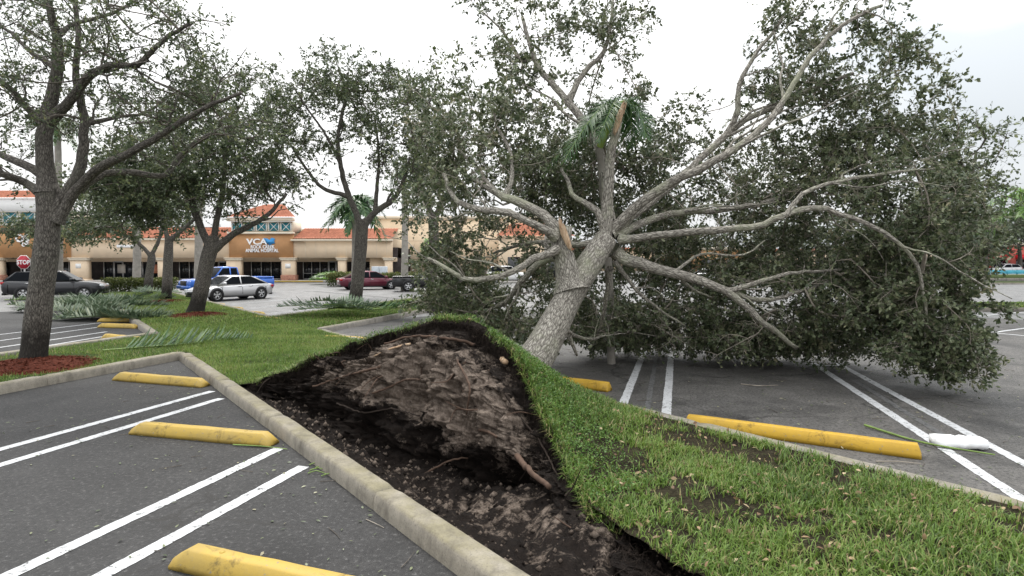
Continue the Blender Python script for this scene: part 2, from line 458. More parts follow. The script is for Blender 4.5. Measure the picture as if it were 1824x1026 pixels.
def wood():
    m = Mat('fresh_split_wood', 0.75, 0.25)
    n = m.noise(9, 6, 0.7, m.mapped(m.coord(), (3, 3, 0.6)))
    m.base(m.ramp(n, [(0.3, (0.22, 0.125, 0.065)), (0.5, (0.44, 0.31, 0.2)), (0.7, (0.58, 0.45, 0.32))])); m.bump(n, 0.9, 0.02); return m.m
M_WOOD = wood()
M_ROOT = plain('root_bark', (0.085, 0.055, 0.04), 0.9, 0.2, var=0.4, scale=9)
M_ROOT_DARK = plain('hair_root', (0.03, 0.023, 0.019), 0.95, 0.1, var=0.3, scale=9)
def mulch():
    m = Mat('red_mulch', 0.95, 0.1); n = m.noise(26, 6, 0.8)
    m.base(m.ramp(n, [(0.3, (0.04, 0.013, 0.009)), (0.55, (0.14, 0.04, 0.024)), (0.75, (0.22, 0.08, 0.05))])); m.bump(n, 1.0, 0.05); return m.m
M_MULCH = mulch()
M_FOAM = plain('white_foam', (0.82, 0.83, 0.84), 0.7, 0.3, var=0.05, scale=20)
# ================================================================== the ground
def uw_poly_sheet(name, quads, z, mat, parent=None, kind='structure'):
    V = []; Fq = []
    for (u0, u1, w0, w1) in quads:
        k = len(V)
        V += [UW(u0, w0, z), UW(u1, w0, z), UW(u1, w1, z), UW(u0, w1, z)]
        Fq.append((k, k + 3, k + 2, k + 1))
    o = build(name, np.array(V), np.array(Fq), mat, parent)
    if parent is None: o['kind'] = kind
    return o
BIG = 1600
_c = [(-6, 0.05), (10, 0.05), (10, 4.4), (-6, 4.4)]
_sv = [UW(u, w, z) for z in (-0.75, -0.02) for u, w in _c]
build('subsoil', np.array(_sv), [np.array([[0, 1, 2, 3], [0, 4, 5, 1], [1, 5, 6, 2], [2, 6, 7, 3], [3, 7, 4, 0]])], M_SOIL, kind='structure')
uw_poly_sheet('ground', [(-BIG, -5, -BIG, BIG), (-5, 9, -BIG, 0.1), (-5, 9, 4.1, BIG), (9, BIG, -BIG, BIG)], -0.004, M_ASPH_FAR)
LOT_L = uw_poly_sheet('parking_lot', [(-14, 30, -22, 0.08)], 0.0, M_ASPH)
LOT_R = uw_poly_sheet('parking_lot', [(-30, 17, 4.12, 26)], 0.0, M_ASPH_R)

SLu, SLw = float(SL2 @ U2), float(SL2 @ W2)
U_A, U_B = to_uw(G(338, 640))[0], to_uw(G(300, 600))[0]      # the island that crosses towards the left
U_C, U_D = to_uw(G(540, 596))[0], to_uw(G(540, 596))[0] + 5.2  # the island that crosses towards the right
TURF_Z = 0.13

# painted lines (parts of their lot)
def line(lot, a, b, width, mat=M_LINE, z=0.004, ext0=0.0, ext1=0.0):
    a, b = np.array(a[:2]), np.array(b[:2]); d = (b - a) / np.linalg.norm(b - a)
    a = a - d * ext0; b = b + d * ext1
    nrm = np.array([-d[1], d[0]]) * width / 2
    n = max(2, int(np.linalg.norm(b - a) / 0.035)); t = np.linspace(0, 1, n)[:, None]
    wob = RNG.normal(0, 0.0025, (n, 2, 1)) + 0.004 * np.stack([vnoise(np.arange(n) * .15, np.zeros(n), 8), vnoise(np.arange(n) * .15, np.ones(n) * 7, 9)], 1)[..., None]
    c = a + (b - a) * t
    L = c + nrm * (1 + wob[:, 0] / width * 2); R = c - nrm * (1 + wob[:, 1] / width * 2)
    V = np.zeros((n, 2, 3)); V[:, 0, :2] = L; V[:, 1, :2] = R; V[:, :, 2] = z
    return build('parking_line', V.reshape(-1, 3), grid_faces(n, 2), mat, lot)
for (a, b) in [((378, 697), (0, 801)), ((394, 710), (0, 829)), ((497, 799), (45, 1012)), ((541, 831), (200, 1016))]:
    line(LOT_L, G(*a), G(*b), 0.13, ext1=3.0)
for (a, b) in [((175, 583), (0, 607)), ((187, 599), (0, 630)), ((180, 575), (0, 596)), ((190, 591), (0, 619))]:
    line(LOT_L, G(*a), G(*b), 0.1, ext1=1.0)
for (a, b, m, wd) in [((1108, 724), (1147, 627), M_LINE, .13), ((1152, 733), (1168, 640), M_LINE_OLD, .08), ((1186, 744), (1195, 636), M_LINE, .13),
                  ((1824, 893), (1456, 652), M_LINE, .13), ((1700, 788), (1530, 683), M_LINE_OLD, .09), ((1824, 826), (1500, 652), M_LINE, .13)]:
    line(LOT_R, G(*a), G(*b), wd, m, ext0=0.9 if a[0] > 1800 else 0.0, ext1=0.3)
line(LOT_R, G(1440, 652), G(1506, 652), 0.08, z=0.008)
for (a, b) in [((1744, 563), (1824, 556)), ((1770, 592), (1824, 585)), ((1770, 593), (1824, 598)), ((1740, 556), (1800, 549))]:
    line(LOT_R, G(*a), G(*b), 0.12, ext1=2.0)
for k in range(7):
    a = UW(U_D + 2.5 + k * 3.4, 5.0)[:2]
    for s in (0, 0.45):
        line(LOT_R, a + U2 * s, a + U2 * s + SL2 * 5.2, 0.1)
line(LOT_R, G(560, 519), G(760, 536), 0.35, M_LINE_OLD)

# kerbs
def kerb(start, d, inward, length, mat, width=0.22, height=0.165, sec=3.05, label=None):
    start = np.array(start[:2]); d = np.array(d[:2]); inward = np.array(inward[:2])
    K = bpy.data.objects.new('kerb', None); COL.objects.link(K); K['kind'] = 'structure'
    K.location = (start[0], start[1], 0)
    prof = [(0.0, -0.06), (0.004, 0.07), (0.014, height - 0.035), (0.028, height - 0.01), (0.05, height), (width - 0.03, height - 0.002), (width - 0.006, height - 0.018), (width, height - 0.05), (width, -0.2)]
    x = 0.0
    while x < length - 0.05:
        l = min(sec * random.uniform(0.95, 1.05), length - x)
        n = max(3, int(l / 0.12)); t = np.linspace(x + 0.006, x + l - 0.006, n)
        end = np.minimum(np.minimum(t - t[0], t[-1] - t) / 0.02, 1.0)
        jz = RNG.normal(0, 0.004)
        V = np.zeros((n, len(prof), 3))
        for k, (pi_, pz) in enumerate(prof):
            w = pi_ + (vnoise(t * 1.7 + 9 * k, t * 0 + start[0], 3) * 0.006) + 0.01 * (1 - end) * (0.5 - pi_ / width)
            z = pz + (vnoise(t * 2.3, t * 0 + k * 3.1 + start[1], 5) * 0.005 - 0.012 * (1 - end) if pz > 0 else 0) + jz
            q = start[None] + d[None] * t[:, None] + inward[None] * w[:, None]
            V[:, k, :2] = q; V[:, k, 2] = z
        build('kerb_section', V.reshape(-1, 3), [grid_faces(n, len(prof)), tuple(range(len(prof))), tuple(range((n - 1) * len(prof), n * len(prof)))[::-1]], mat, K)
        x += l
    return K
kerb(UW(-4.6, 0), U2, W2, U_A + 4.6, M_KERB)
pA = UW(U_A - 0.0, 0.0)[:2]
kerb(pA + SL2 * 0.2, -SL2, -SP2 if (-SP2 @ U2) > 0 else SP2, 15, M_KERB)
kerb(UW(U_B, 0)[:2], -SL2, SP2 if (SP2 @ U2) < 0 else -SP2, 16, M_KERB_FAR)
kerb(UW(U_B, 0), U2, W2, 40, M_KERB_FAR)
kerb(UW(-14, 4.22), U2, -W2, 14 + U_C, M_KERB_FAR, height=0.14)
kerb(UW(U_C, 4.22), SL2, -SP2 if (-SP2 @ U2) > 0 else SP2, 14, M_KERB_FAR)
kerb(UW(U_D, 4.22), SL2, SP2 if (SP2 @ U2) < 0 else -SP2, 14, M_KERB_FAR)
kerb(UW(U_D, 4.22), U2, -W2, 36, M_KERB_FAR)

# ================================================================== the torn turf: edge of the lifted sod
edge_px = [(447, 688, .42), (520, 656, .8), (600, 624, 1.2), (690, 592, 1.6), (760, 575, 1.9), (820, 572, 2.1), (870, 590, 2.15), (912, 628, 2.1), (938, 672, 2.0),
           (962, 730, 1.85), (990, 790, 1.7), (1022, 850, 1.5), (1062, 915, 1.35), (1105, 965, 1.2), (1160, 1018, 1.12), (1240, 1085, 1.1)]
EDGE = smooth_path([ray_w(x, y, w) for x, y, w in edge_px], 0.03)
_t = np.arange(len(EDGE)) * 0.03
EDGE[:, 2] += (0.028 * vnoise(_t * 3, _t * 0, 91, 4) + 0.012 * vnoise(_t * 14, _t * 0, 92, 2)) * np.clip(EDGE[:, 2] * 2, 0.2, 1)
EDGE[:, :2] += W2[None] * (0.04 * vnoise(_t * 2.5, _t * 0 + 5, 93, 4))[:, None]
e_u = (EDGE[:, :2] - O2) @ U2; e_w = (EDGE[:, :2] - O2) @ W2; e_z = EDGE[:, 2]
_o = np.argsort(e_u)
def w_edge(u): return np.interp(u, e_u[_o], e_w[_o], left=1.1, right=0.22)
def z_edge(u): return np.interp(u, e_u[_o], np.maximum(e_z[_o], TURF_Z), left=TURF_Z, right=TURF_Z)
U_E0, U_E1 = float(e_u.min()), float(e_u.max())
def turf_z(u, w):
    we, ze = w_edge(u), z_edge(u)
    s = np.clip((w - we) / np.maximum(4.0 - we, 0.1), 0, 1)
    lift = (ze - TURF_Z) * np.clip(1 - s, 0, 1) ** 1.25
    fade = np.clip(s * 6, 0.25, 1)
    return TURF_Z + lift + fade * (0.035 * vnoise(u * 0.9, w * 0.9, 21, 3) + 0.015 * vnoise(u * 4, w * 4, 22, 2)) * np.clip((4.02 - w) * 3, 0, 1)

def turf_patch(name, u0, u1, wa, wb, du, nw, mat=None):
    us = np.arange(u0, u1 + du / 2, du); s = np.linspace(0, 1, nw)
    wA = wa(us) if callable(wa) else np.full(len(us), wa)
    Wg = wA[:, None] + (wb - wA)[:, None] * s[None]
    Ug = np.repeat(us[:, None], nw, 1)
    Z = turf_z(Ug, Wg)
    q = O2 + Ug[..., None] * U2 + Wg[..., None] * W2
    V = np.concatenate([q, Z[..., None]], -1).reshape(-1, 3)
    o = build(name, V, grid_faces(len(us), nw)[:, ::-1], mat or M_TURF, smooth=True); o['kind'] = 'structure'
    return o
turf_patch('lawn', U_E0 - 9, U_E0, 1.1, 4.02, 0.15, 24, M_TURF_BARE)
turf_patch('lawn', U_E0, U_E1, w_edge, 4.02, 0.05, 60, M_TURF_BARE)
turf_patch('lawn', U_E1, U_A + 34, 0.2, 4.02, 0.25, 14)
def para(name, u0, u1, w_start, sgn, length, mat, z):
    a, b = UW(u0, w_start)[:2], UW(u1, w_start)[:2]; d = SL2 * sgn
    n, m = 40, 12
    t = np.linspace(0, length, n)[:, None, None]; s = np.linspace(0, 1, m)[None, :, None]
    q = (a + (b - a) * s) + d * t
    Z = z + 0.03 * vnoise(q[..., 0], q[..., 1], 4)
    o = build(name, np.concatenate([q, Z[..., None]], -1).reshape(-1, 3), grid_faces(n, m)[:, ::-1 if sgn > 0 else 1], mat, smooth=True)
    o['kind'] = 'structure'
para('lawn', U_A + 0.2, U_B - 0.2, 0.2, -1, 15, M_TURF, 0.115)
para('lawn', U_C + 0.2, U_D - 0.2, 4.0, 1, 14, M_TURF, 0.115)
for (x0, x1, y0, y1, z) in [(20, 140, 25.6, 29.6, 0.13), (20, 190, 57.5, 63, 0.14), (20, 220, 69, 92, 0.3)]:
    mb = MB().box(x0, x1, y0, y1, -0.1, z)
    tag(mb.make('verge', M_TURF), kind='structure')
    tag(MB().box(x0, x1, y0 - 0.3, y0 - 0.01, -0.1, z + 0.02).make('verge_kerb', M_KERB_FAR), kind='structure')

# ------------------------------------------------------------------ grass
def blades(name, pos, length, width, lean, label, mat=M_GRASS, tint=None, parent=None, rng=RNG, mean=.5, dead_f=.12):
    n = len(pos)
    a = rng.uniform(0, 2 * PI, n); d = np.stack([np.cos(a), np.sin(a), np.zeros(n)], 1)
    s = np.stack([-np.sin(a), np.cos(a), np.zeros(n)], 1)
    L = length * rng.uniform(0.55, 1.35, n); le = np.clip(rng.normal(lean, 0.3, n), 0.05, 1.5)
    wd = width * rng.uniform(0.6, 1.3, n)
    up = np.array([0, 0, 1.0])
    mid = pos + d * (L * 0.5 * np.sin(le * 0.55))[:, None] + up * (L * 0.55 * np.cos(le * 0.55))[:, None]
    tip = mid + d * (L * 0.5 * np.sin(le * 1.25))[:, None] + up * (L * 0.5 * np.cos(le * 1.25))[:, None]
    V = np.stack([pos - s * wd[:, None] * .5, pos + s * wd[:, None] * .5, mid - s * wd[:, None] * .45, mid + s * wd[:, None] * .45, tip], 1)
    b = np.arange(n)[:, None] * 5
    F4 = b + np.array([[0, 1, 3, 2]]); F3 = b + np.array([[2, 3, 4]])
    if tint is None:
        tint = np.clip(rng.normal(mean, 0.17, n) + 0.24 * vnoise(pos[:, 0] * 1.1, pos[:, 1] * 1.1, 31, 3), 0, 0.86)
        dead = rng.random(n) < dead_f; tint[dead] = rng.uniform(0.9, 1, dead.sum())
    o = build(name, V.reshape(-1, 3), [F4, F3], mat, parent, attrs={'tint': np.repeat(tint, 5)}, kind='stuff')
    if parent is None: tag(o, label, 'grass')
    return o
def uw_points(n, u0, u1, w0, w1, bare=0.35):
    u = RNG.uniform(u0, u1, n); w = RNG.uniform(w0, w1, n)
    ok = (w > w_edge(u) + 0.0) | (u > U_E1)
    nz = vnoise(u * 1.4, w * 1.4, 41, 4) + 0.5 * vnoise(u * 5, w * 5, 43, 2)
    ok &= RNG.random(n) < np.clip(0.95 - (nz - bare) * 1.8, 0.05, 1)
    u, w = u[ok], w[ok]
    q = O2 + u[:, None] * U2 + w[:, None] * W2
    return np.concatenate([q, (turf_z(u, w) - 0.006)[:, None]], 1)
blades('grass', uw_points(150000, U_E0 - 3.0, U_E1, 0.2, 4.02, 0.12), 0.088, 0.0085, 0.9, 'ragged green grass on the torn-up median round the soil pit')
blades('grass', uw_points(52000, U_E1, U_B + 2, 0.2, 4.0, 0.9), 0.075, 0.009, 0.7, 'short green lawn between the two kerbs behind the torn soil', mean=.68, dead_f=.04)
blades('grass', uw_points(30000, U_B + 2, U_B + 26, 0.2, 4.0, 0.9), 0.08, 0.018, 0.7, 'mown grass round the dark trunks further along the median', mean=.68, dead_f=.03)
def para_points(n, u0, u1, w_start, sgn, length):
    a, b = UW(u0, w_start)[:2], UW(u1, w_start)[:2]
    q = a + (b - a) * RNG.random((n, 1)) + SL2 * sgn * RNG.uniform(0, length, (n, 1))
    return np.concatenate([q, np.full((n, 1), 0.11)], 1)
gp = para_points(42000, U_A + 0.25, U_B - 0.2, 0.2, -1, 14)
tb = G(62, 655)
keep = np.linalg.norm(gp[:, :2] - tb[:2], axis=1) > 1.0 + 0.25 * vnoise(gp[:, 0] * 2, gp[:, 1] * 2, 9)
keep &= RNG.random(len(gp)) < np.clip(0.75 + 0.9 * vnoise(gp[:, 0] * 0.8, gp[:, 1] * 0.8, 10), 0.1, 1)
blades('grass', gp[keep], 0.075, 0.009, 0.7, 'thin grass on the strip around the big mulched tree')
blades('grass', para_points(24000, U_C + 0.25, U_D - 0.2, 4.0, 1, 13), 0.085, 0.016, 0.7, 'grass on the island under the forked tree near the maroon car')
vp = np.stack([RNG.uniform(20, 60, 9000), RNG.uniform(25.7, 29.5, 9000), np.full(9000, 0.12)], 1)
blades('grass', vp, 0.1, 0.03, 0.6, 'bright grass verge across the road beyond the fallen crown')
# shaggy overhang along the torn lip
_k = RNG.integers(8, len(EDGE) - 30, 7000); _ep = EDGE[_k] + np.concatenate([W2[None] * RNG.uniform(-.05, .09, (7000, 1)), RNG.uniform(-.06, .015, (7000, 1))], 1)
_ep = _ep[vnoise(_k * .05, _k * 0, 51, 3) + RNG.normal(0, .3, 7000) > -.15]
blades('grass', _ep, 0.12, 0.007, 1.35, 'shaggy grass hanging over the torn lip of the turf', mean=.42, dead_f=.2)
# low leafy weeds on the crest
def leaf_geo(pos, d, nrm, L, Wd, curl=0.15):
    n = len(pos); s = unit(np.cross(d, nrm)); nrm = np.cross(s, d)
    L = L[:, None]; Wd = Wd[:, None]
    V = np.stack([pos, pos + d * L * .38 + s * Wd * .5 + nrm * L * curl * .4, pos + d * L * .38 - s * Wd * .5 + nrm * L * curl * .4,
                  pos + d * L * .75 + s * Wd * .38 + nrm * L * curl * .25, pos + d * L * .75 - s * Wd * .38 + nrm * L * curl * .25, pos + d * L - nrm * L * curl * .3], 1)
    b = np.arange(n)[:, None] * 6
    return V.reshape(-1, 3), [b + np.array([[0, 2, 1]]), b + np.array([[1, 2, 4, 3]]), b + np.array([[3, 4, 5]])]
def rand_dirs(n, rng=RNG, zbias=0.0):
    v = rng.normal(0, 1, (n, 3)); v[:, 2] += zbias
    return unit(v)
u_ = RNG.uniform(U_E0 + 1.0, U_E1 - 1.4, 26000); w_ = w_edge(u_) + np.abs(RNG.normal(0, 0.42, len(u_)))
okw = (w_ < 3.9) & (vnoise(u_ * 1.5, w_ * 1.5, 77, 3) > -0.25) & (RNG.random(len(u_)) < np.clip((z_edge(u_) + 0.2), 0.15, 1)); u_, w_ = u_[okw], w_[okw]
q_ = O2 + u_[:, None] * U2 + w_[:, None] * W2
wp = np.concatenate([q_, (turf_z(u_, w_) + RNG.uniform(0.01, 0.1, len(u_)))[:, None]], 1)
Vw, Fw = leaf_geo(wp, rand_dirs(len(wp), zbias=0.4), rand_dirs(len(wp), zbias=2.0), RNG.uniform(0.014, 0.036, len(wp)), RNG.uniform(0.007, 0.015, len(wp)))
tag(build('weeds', Vw, Fw, M_WEED, attrs={'tint': np.repeat(np.clip(RNG.normal(.5, .25, len(wp)), 0, 1), 6)}, kind='stuff'), 'small-leaved green weeds matting the crest of the lifted turf', 'weeds')

# ------------------------------------------------------------------ fallen tree: root plate
T_BASE = P(945, 660, 8.75)
TREE = thing('fallen_tree', 'huge uprooted oak toppled across the parking stalls with roots and soil exposed', 'tree', (T_BASE[0], T_BASE[1], 0))
bot_px = [(447, 694, .05), (520, 722, -.02), (575, 752, -.12), (630, 790, -.2), (690, 832, -.28), (750, 868, -.34), (815, 890, -.38), (880, 893, -.4), (940, 895, -.36),
          (985, 925, -.32), (1030, 965, -.26), (1075, 1000, -.2), (1110, 1030, -.12), (1160, 1075, -.05), (1240, 1120, 0.0)]
BOT = smooth_path([G(x, y, z) for x, y, z in bot_px], 0.045)
NT, NS = 460, 170
def resample(c, n):
    L = np.concatenate([[0], np.cumsum(np.linalg.norm(np.diff(c, axis=0), axis=1))]); t = np.linspace(0, L[-1], n)
    return np.stack([np.interp(t, L, c[:, k]) for k in range(3)], 1)
top = resample(EDGE, NT); bot = resample(BOT, NT)
top = top + np.array([0, 0, 0.012])
tt = np.linspace(0, 1, NT)[:, None]; ss = np.linspace(0, 1, NS)[None, :]
base_ = top[:, None] * (1 - ss[..., None]) + bot[:, None] * ss[..., None]
outw = np.array([-W2[0] * 0.9, -W2[1] * 0.9, 0.25]); outw /= np.linalg.norm(outw)
mid_t = np.clip(np.sin(PI * tt), 0, 1) ** 0.8
bulge = 0.34 * np.sin(PI * np.clip((ss - .08) / 0.66, 0, 1)) * (0.35 + 0.65 * np.exp(-((tt - 0.5) / 0.16) ** 2)) - 0.14 * np.exp(-((ss - .12) / .07) ** 2) - 0.55 * np.clip((ss - 0.66) / 0.26, 0, 1) ** 1.2 * np.clip(1 - (ss - .9) / .1, .3, 1)
bulge = bulge * mid_t * (0.75 + 0.5 * vnoise(tt * 7, ss * 2.5, 61, 2))
ledge = -0.09 * np.clip((ss - 0.035) / 0.03, 0, 1) * np.clip(1 - (ss - 0.065) / 0.2, 0, 1)      # sod lip overhangs
xm, ym = tt * 8.5, ss * 2.3
rough_n = 0.24 * vnoise(xm * 1.5, ym * 1.5, 62, 3) + 0.15 * np.abs(vnoise(xm * 5, ym * 5, 63, 3)) + 0.07 * vnoise(xm * 11, ym * 11, 64, 3) + 0.035 * vnoise(xm * 30, ym * 30, 66, 2)
rough_n = rough_n * np.clip(ss * 9, 0.05, 1) * np.clip(mid_t * 2.5, 0.15, 1)
face = base_ + outw * (bulge + ledge + rough_n)[..., None]
face[..., 2] += 0.03 * vnoise(xm * 9, ym * 9, 65, 2) * np.clip(ss * 9, 0, 1)
deep = 1.3 * np.exp(-((tt - 0.43) / 0.21) ** 2 - ((ss - 0.4) / 0.25) ** 2) + 0.55 * np.exp(-((tt - 0.62) / 0.1) ** 2 - ((ss - 0.5) / 0.25) ** 2) - 0.05  # tan centre, dark humus rim; low values also paint shade into the hollow
deep = deep * np.clip((ss - 0.07) * 14, 0, 1)
build('root_plate', face.reshape(-1, 3), grid_faces(NT, NS), M_SOIL, TREE, smooth=True, attrs={'deep': deep.ravel()})
# floor of the pit between the kerb and the root plate
NF = 46
kin = np.stack([UW(u, 0.215, 0.06) for u in np.linspace(U_E1 + 0.15, U_E0 - 2.2, NT)])
beyond = bot + np.array([W2[0], W2[1], 0]) * 0.75
fs = np.linspace(0, 1, NF)[None, :]
fl = kin[:, None] * (1 - fs[..., None]) + beyond[:, None] * fs[..., None]
lump = 0.09 * vnoise(tt * 16, fs * 4, 71, 4) + 0.28 * np.exp(-((tt - 0.72) / 0.1) ** 2 - ((fs - 0.55) / 0.28) ** 2) + 0.05 * vnoise(tt * 60, fs * 14, 72, 3)
fl[..., 2] += -0.13 * np.sin(PI * np.clip(fs * 1.2, 0, 1)) * np.sin(PI * tt) + lump * np.clip(fs * 8, 0, 1) * np.clip(np.sin(PI * tt) * 3, 0, 1)
pit = build('soil_pit', fl.reshape(-1, 3), grid_faces(NT, NF), M_SOIL, smooth=True, attrs={'deep': (0.0 + 0.42 * np.exp(-((tt - 0.66) / 0.2) ** 2) * np.exp(-((fs - .4) / .3) ** 2)).ravel()})
pit['kind'] = 'structure'
# crumbs of soil
cn = 3600
ci = RNG.integers(20, NT - 15, cn); cj = RNG.integers(2, NF - 6, cn)
cpos = fl[ci, cj] + RNG.normal(0, 0.02, (cn, 3)) * np.array([1, 1, 0.3])
ico = unit(np.array([[1, 0, 0], [-1, 0, 0], [0, 1, 0], [0, -1, 0], [0, 0, 1], [0, 0, -1]], float))
icf = np.array([[0, 2, 4], [2, 1, 4], [1, 3, 4], [3, 0, 4], [2, 0, 5], [1, 2, 5], [3, 1, 5], [0, 3, 5]])
cs = RNG.gamma(1.6, 0.008, (cn, 1, 1)) * RNG.uniform(0.6, 1.4, (cn, 6, 1))
cv = cpos[:, None] + ico[None] * np.minimum(cs, 0.06)
cf = (np.arange(cn)[:, None, None] * 6 + icf[None]).reshape(-1, 3)
tag(build('soil_crumbs', cv.reshape(-1, 3), cf, M_SOIL, attrs={'deep': np.repeat(RNG.uniform(0.2, 1.0, cn), 6)}, kind='stuff'), 'loose brown soil crumbs scattered on the floor of the pit', 'soil')

fpix = face.reshape(-1, 3)
_rel = fpix - np.array([0, 0, EYE]); _dp = _rel[:, 1] * _cp - _rel[:, 2] * _sp
FPX = CX + F_PX * _rel[:, 0] / _dp; FPY = CY - F_PX * (_rel[:, 1] * _sp + _rel[:, 2] * _cp) / _dp
def on_face(px, py, lift=0.03):
    d = (FPX - px) ** 2 + (FPY - py) ** 2
    c = np.argsort(d)[:12]; k = c[np.argmin(_dp[c])]
    return fpix[k] + outw * lift
def root(pix, r0, r1, mat=M_ROOT, lift=0.03):
    pts = smooth_path([on_face(x, y, lift) for x, y in pix], 0.04)
    pts = pts + RNG.normal(0, 0.004, pts.shape)
    V, Fq, tc = tube_np(pts, np.linspace(r0, r1, len(pts)), 7, 0.06)
    n = len(V)
    return build('root', V, [Fq, tuple(range(7))[::-1], tuple(range(n - 7, n))], mat, TREE, smooth=True)
root([(932, 812), (955, 840), (988, 868)], 0.032, 0.026, lift=0.07)
root([(668, 636), (700, 624), (735, 610)], 0.008, 0.015, M_WOOD)
root([(690, 612), (740, 598), (800, 600), (850, 610)], 0.012, 0.02, M_ROOT)
root([(898, 642), (905, 646), (912, 650)], 0.035, 0.03, M_WOOD, 0.06)
root([(668, 705), (690, 690), (725, 680), (750, 678)], 0.014, 0.01)
root([(855, 768), (870, 770), (888, 776)], 0.016, 0.012)
root([(760, 845), (800, 822), (835, 818)], 0.014, 0.008)
root([(560, 690), (620, 668), (680, 655)], 0.012, 0.02)
root([(820, 640), (840, 690), (835, 740)], 0.014, 0.009)
root([(905, 700), (935, 745), (965, 790), (1000, 850)], 0.013, 0.008, M_ROOT_DARK)
root([(600, 720), (650, 735), (700, 728), (745, 742)], 0.011, 0.008, M_ROOT_DARK)
for k in range(60):
    i = random.randint(25, NT - 40); j = random.randint(12, 85)
    a = face[i, j]; d = unit(np.array([-W2[0], -W2[1], 0]) * 0.35 + RNG.normal(0, .55, 3) + np.array([0, 0, -.35])); l = random.uniform(.12, .42)
    pts = smooth_path([a, a + d * l * .5 + RNG.normal(0, .03, 3), a + d * l + np.array([0, 0, -.12 * l]) + RNG.normal(0, .05, 3)], 0.04)
    V, Fq, tc = tube_np(pts, np.linspace(random.uniform(.007, .014), .003, len(pts)), 5)
    build('root', V, [Fq], random.choice([M_ROOT, M_ROOT_DARK]), TREE, smooth=True)
Vs, Fs, k0 = [], [], 0
for k in range(3600):
    i = random.randint(6, NT - 12); j = int(min(NS - 6, abs(random.gauss(0, 38))))
    if random.random() < 0.35: j = random.randint(2, 12)
    a = face[i, j]; l = random.uniform(.04, .26)
    d = unit(np.array([-W2[0], -W2[1], -.2]) * .5 + RNG.normal(0, .5, 3)); g = np.array([0, 0, -1.0])
    pts = np.stack([a - d * .01, a + d * l * .4 + RNG.normal(0, .012, 3), a + d * l * .6 + g * l * .35 + RNG.normal(0, .02, 3), a + d * l * .7 + g * l * .75])
    V, Fq, tc = tube_np(pts, np.array([.0026, .002, .0016, .0008]) * random.uniform(.6, 1.5), 3)
    Vs.append(V); Fs.append(Fq + k0); k0 += len(V)
build('hair_roots', np.concatenate(Vs), np.concatenate(Fs), M_ROOT_DARK, TREE, kind='stuff')
# ================================================================== trees
def grow(nodes, plen, attr, bf=0.3, step=0.28, jit=0.05, sag=0.0, rng=RNG):
    """joins every attractor to the skeleton: short way to the wood, short way to the root"""
    nd = [np.asarray(nodes, float)]; pl = [np.asarray(plen, float)]; par = [np.full(len(nodes), -1)]
    n0 = len(nodes); count = n0
    allp = np.asarray(nodes, float)
    M = len(attr); best = np.full(M, 1e9); bi = np.zeros(M, int)
    for s in range(0, M, 400):
        D = np.linalg.norm(attr[s:s + 400, None] - allp[None], axis=2) + bf * pl[0][None]
        bi[s:s + 400] = D.argmin(1); best[s:s + 400] = D.min(1)
    done = np.zeros(M, bool); tips = np.zeros(M, int)
    pos = list(map(np.array, allp)); plv = list(pl[0]); parv = [-1] * n0
    for _ in range(M):
        k = int(np.argmin(np.where(done, 1e12, best))); done[k] = True
        a = pos[bi[k]]; b = attr[k]; d = np.linalg.norm(b - a); m = max(1, int(d / step))
        bow = rng.normal(0, jit, 3) * d; prev = bi[k]; newi = []
        for q in range(1, m + 1):
            t = q / m
            p = a + (b - a) * t + bow * math.sin(PI * t) + (rng.normal(0, jit * step, 3) if q < m else 0) + np.array([0, 0, -sag * d * math.sin(PI * t)])
            pos.append(p); plv.append(plv[prev] + d / m); parv.append(prev); prev = len(pos) - 1; newi.append(prev)
        tips[k] = prev
        N = np.array([pos[i] for i in newi]); PLn = np.array([plv[i] for i in newi])
        D = np.linalg.norm(attr[:, None] - N[None], axis=2) + bf * PLn[None]
        j = D.argmin(1); dm = D.min(1); up = dm < best
        best[up] = dm[up]; bi[up] = np.array(newi)[j[up]]
    return np.array(pos), np.array(parv), tips, n0
def twig_mesh(pos, par, n0, node_r, r_tip=0.004, power=0.46, rmax=0.05, sides=4):
    n = len(pos); cnt = np.zeros(n); haschild = np.zeros(n, bool)
    main = np.full(n, -1); bestc = np.zeros(n)
    for i in range(n - 1, n0 - 1, -1):
        if cnt[i] == 0: cnt[i] = 1
        p = par[i]; cnt[p] += cnt[i]
        if cnt[i] > bestc[p]: bestc[p] = cnt[i]; main[p] = i
    r = np.minimum(r_tip * np.maximum(cnt, 1) ** power, rmax)
    mid = np.where((np.arange(n) >= n0) & (main >= 0))[0]
    for _ in range(3): pos[mid] = 0.5 * pos[mid] + 0.25 * (pos[par[mid]] + pos[main[mid]])
    Vs, Fs, Ts, k0 = [], [], [], 0
    for i in range(n0, n):
        p = par[i]
        if p >= n0 and main[p] == i: continue
        ch = [p, i]; rr = [min(r[i], node_r[p] if p < n0 else r[p]), r[i]]
        c = main[i]
        while c >= 0:
            ch.append(c); rr.append(r[c]); c = main[c]
        rr = np.array(rr); rr[-1] *= 0.4
        V, Fq, tc = tube_np(pos[ch], rr, 6 if rr[0] > 0.02 else sides)
        Vs.append(V); Fs.append(Fq + k0); Ts.append(tc); k0 += len(V)
    return np.concatenate(Vs), np.concatenate(Fs), np.concatenate(Ts)
def blob_points(blobs, rng=RNG):
    out = []; wts = []
    for (c, rad, n, *rest) in blobs:
        c = np.asarray(c, float); rad = np.asarray(rad, float) * np.ones(3)
        nc = max(1, n // 6)
        v = unit(rng.normal(0, 1, (nc, 3))) * rng.random((nc, 1)) ** 0.4
        v = v[rng.integers(0, nc, n)] + rng.normal(0, 0.13, (n, 3))
        p = c + v * rad
        p[:, 2] = np.where(p[:, 2] < 0.12, 0.12 + rng.random(n) * 0.25, p[:, 2])
        out.append(p); wts.append(np.full(n, rest[0] if rest else 1.0))
    return np.concatenate(out), np.concatenate(wts)
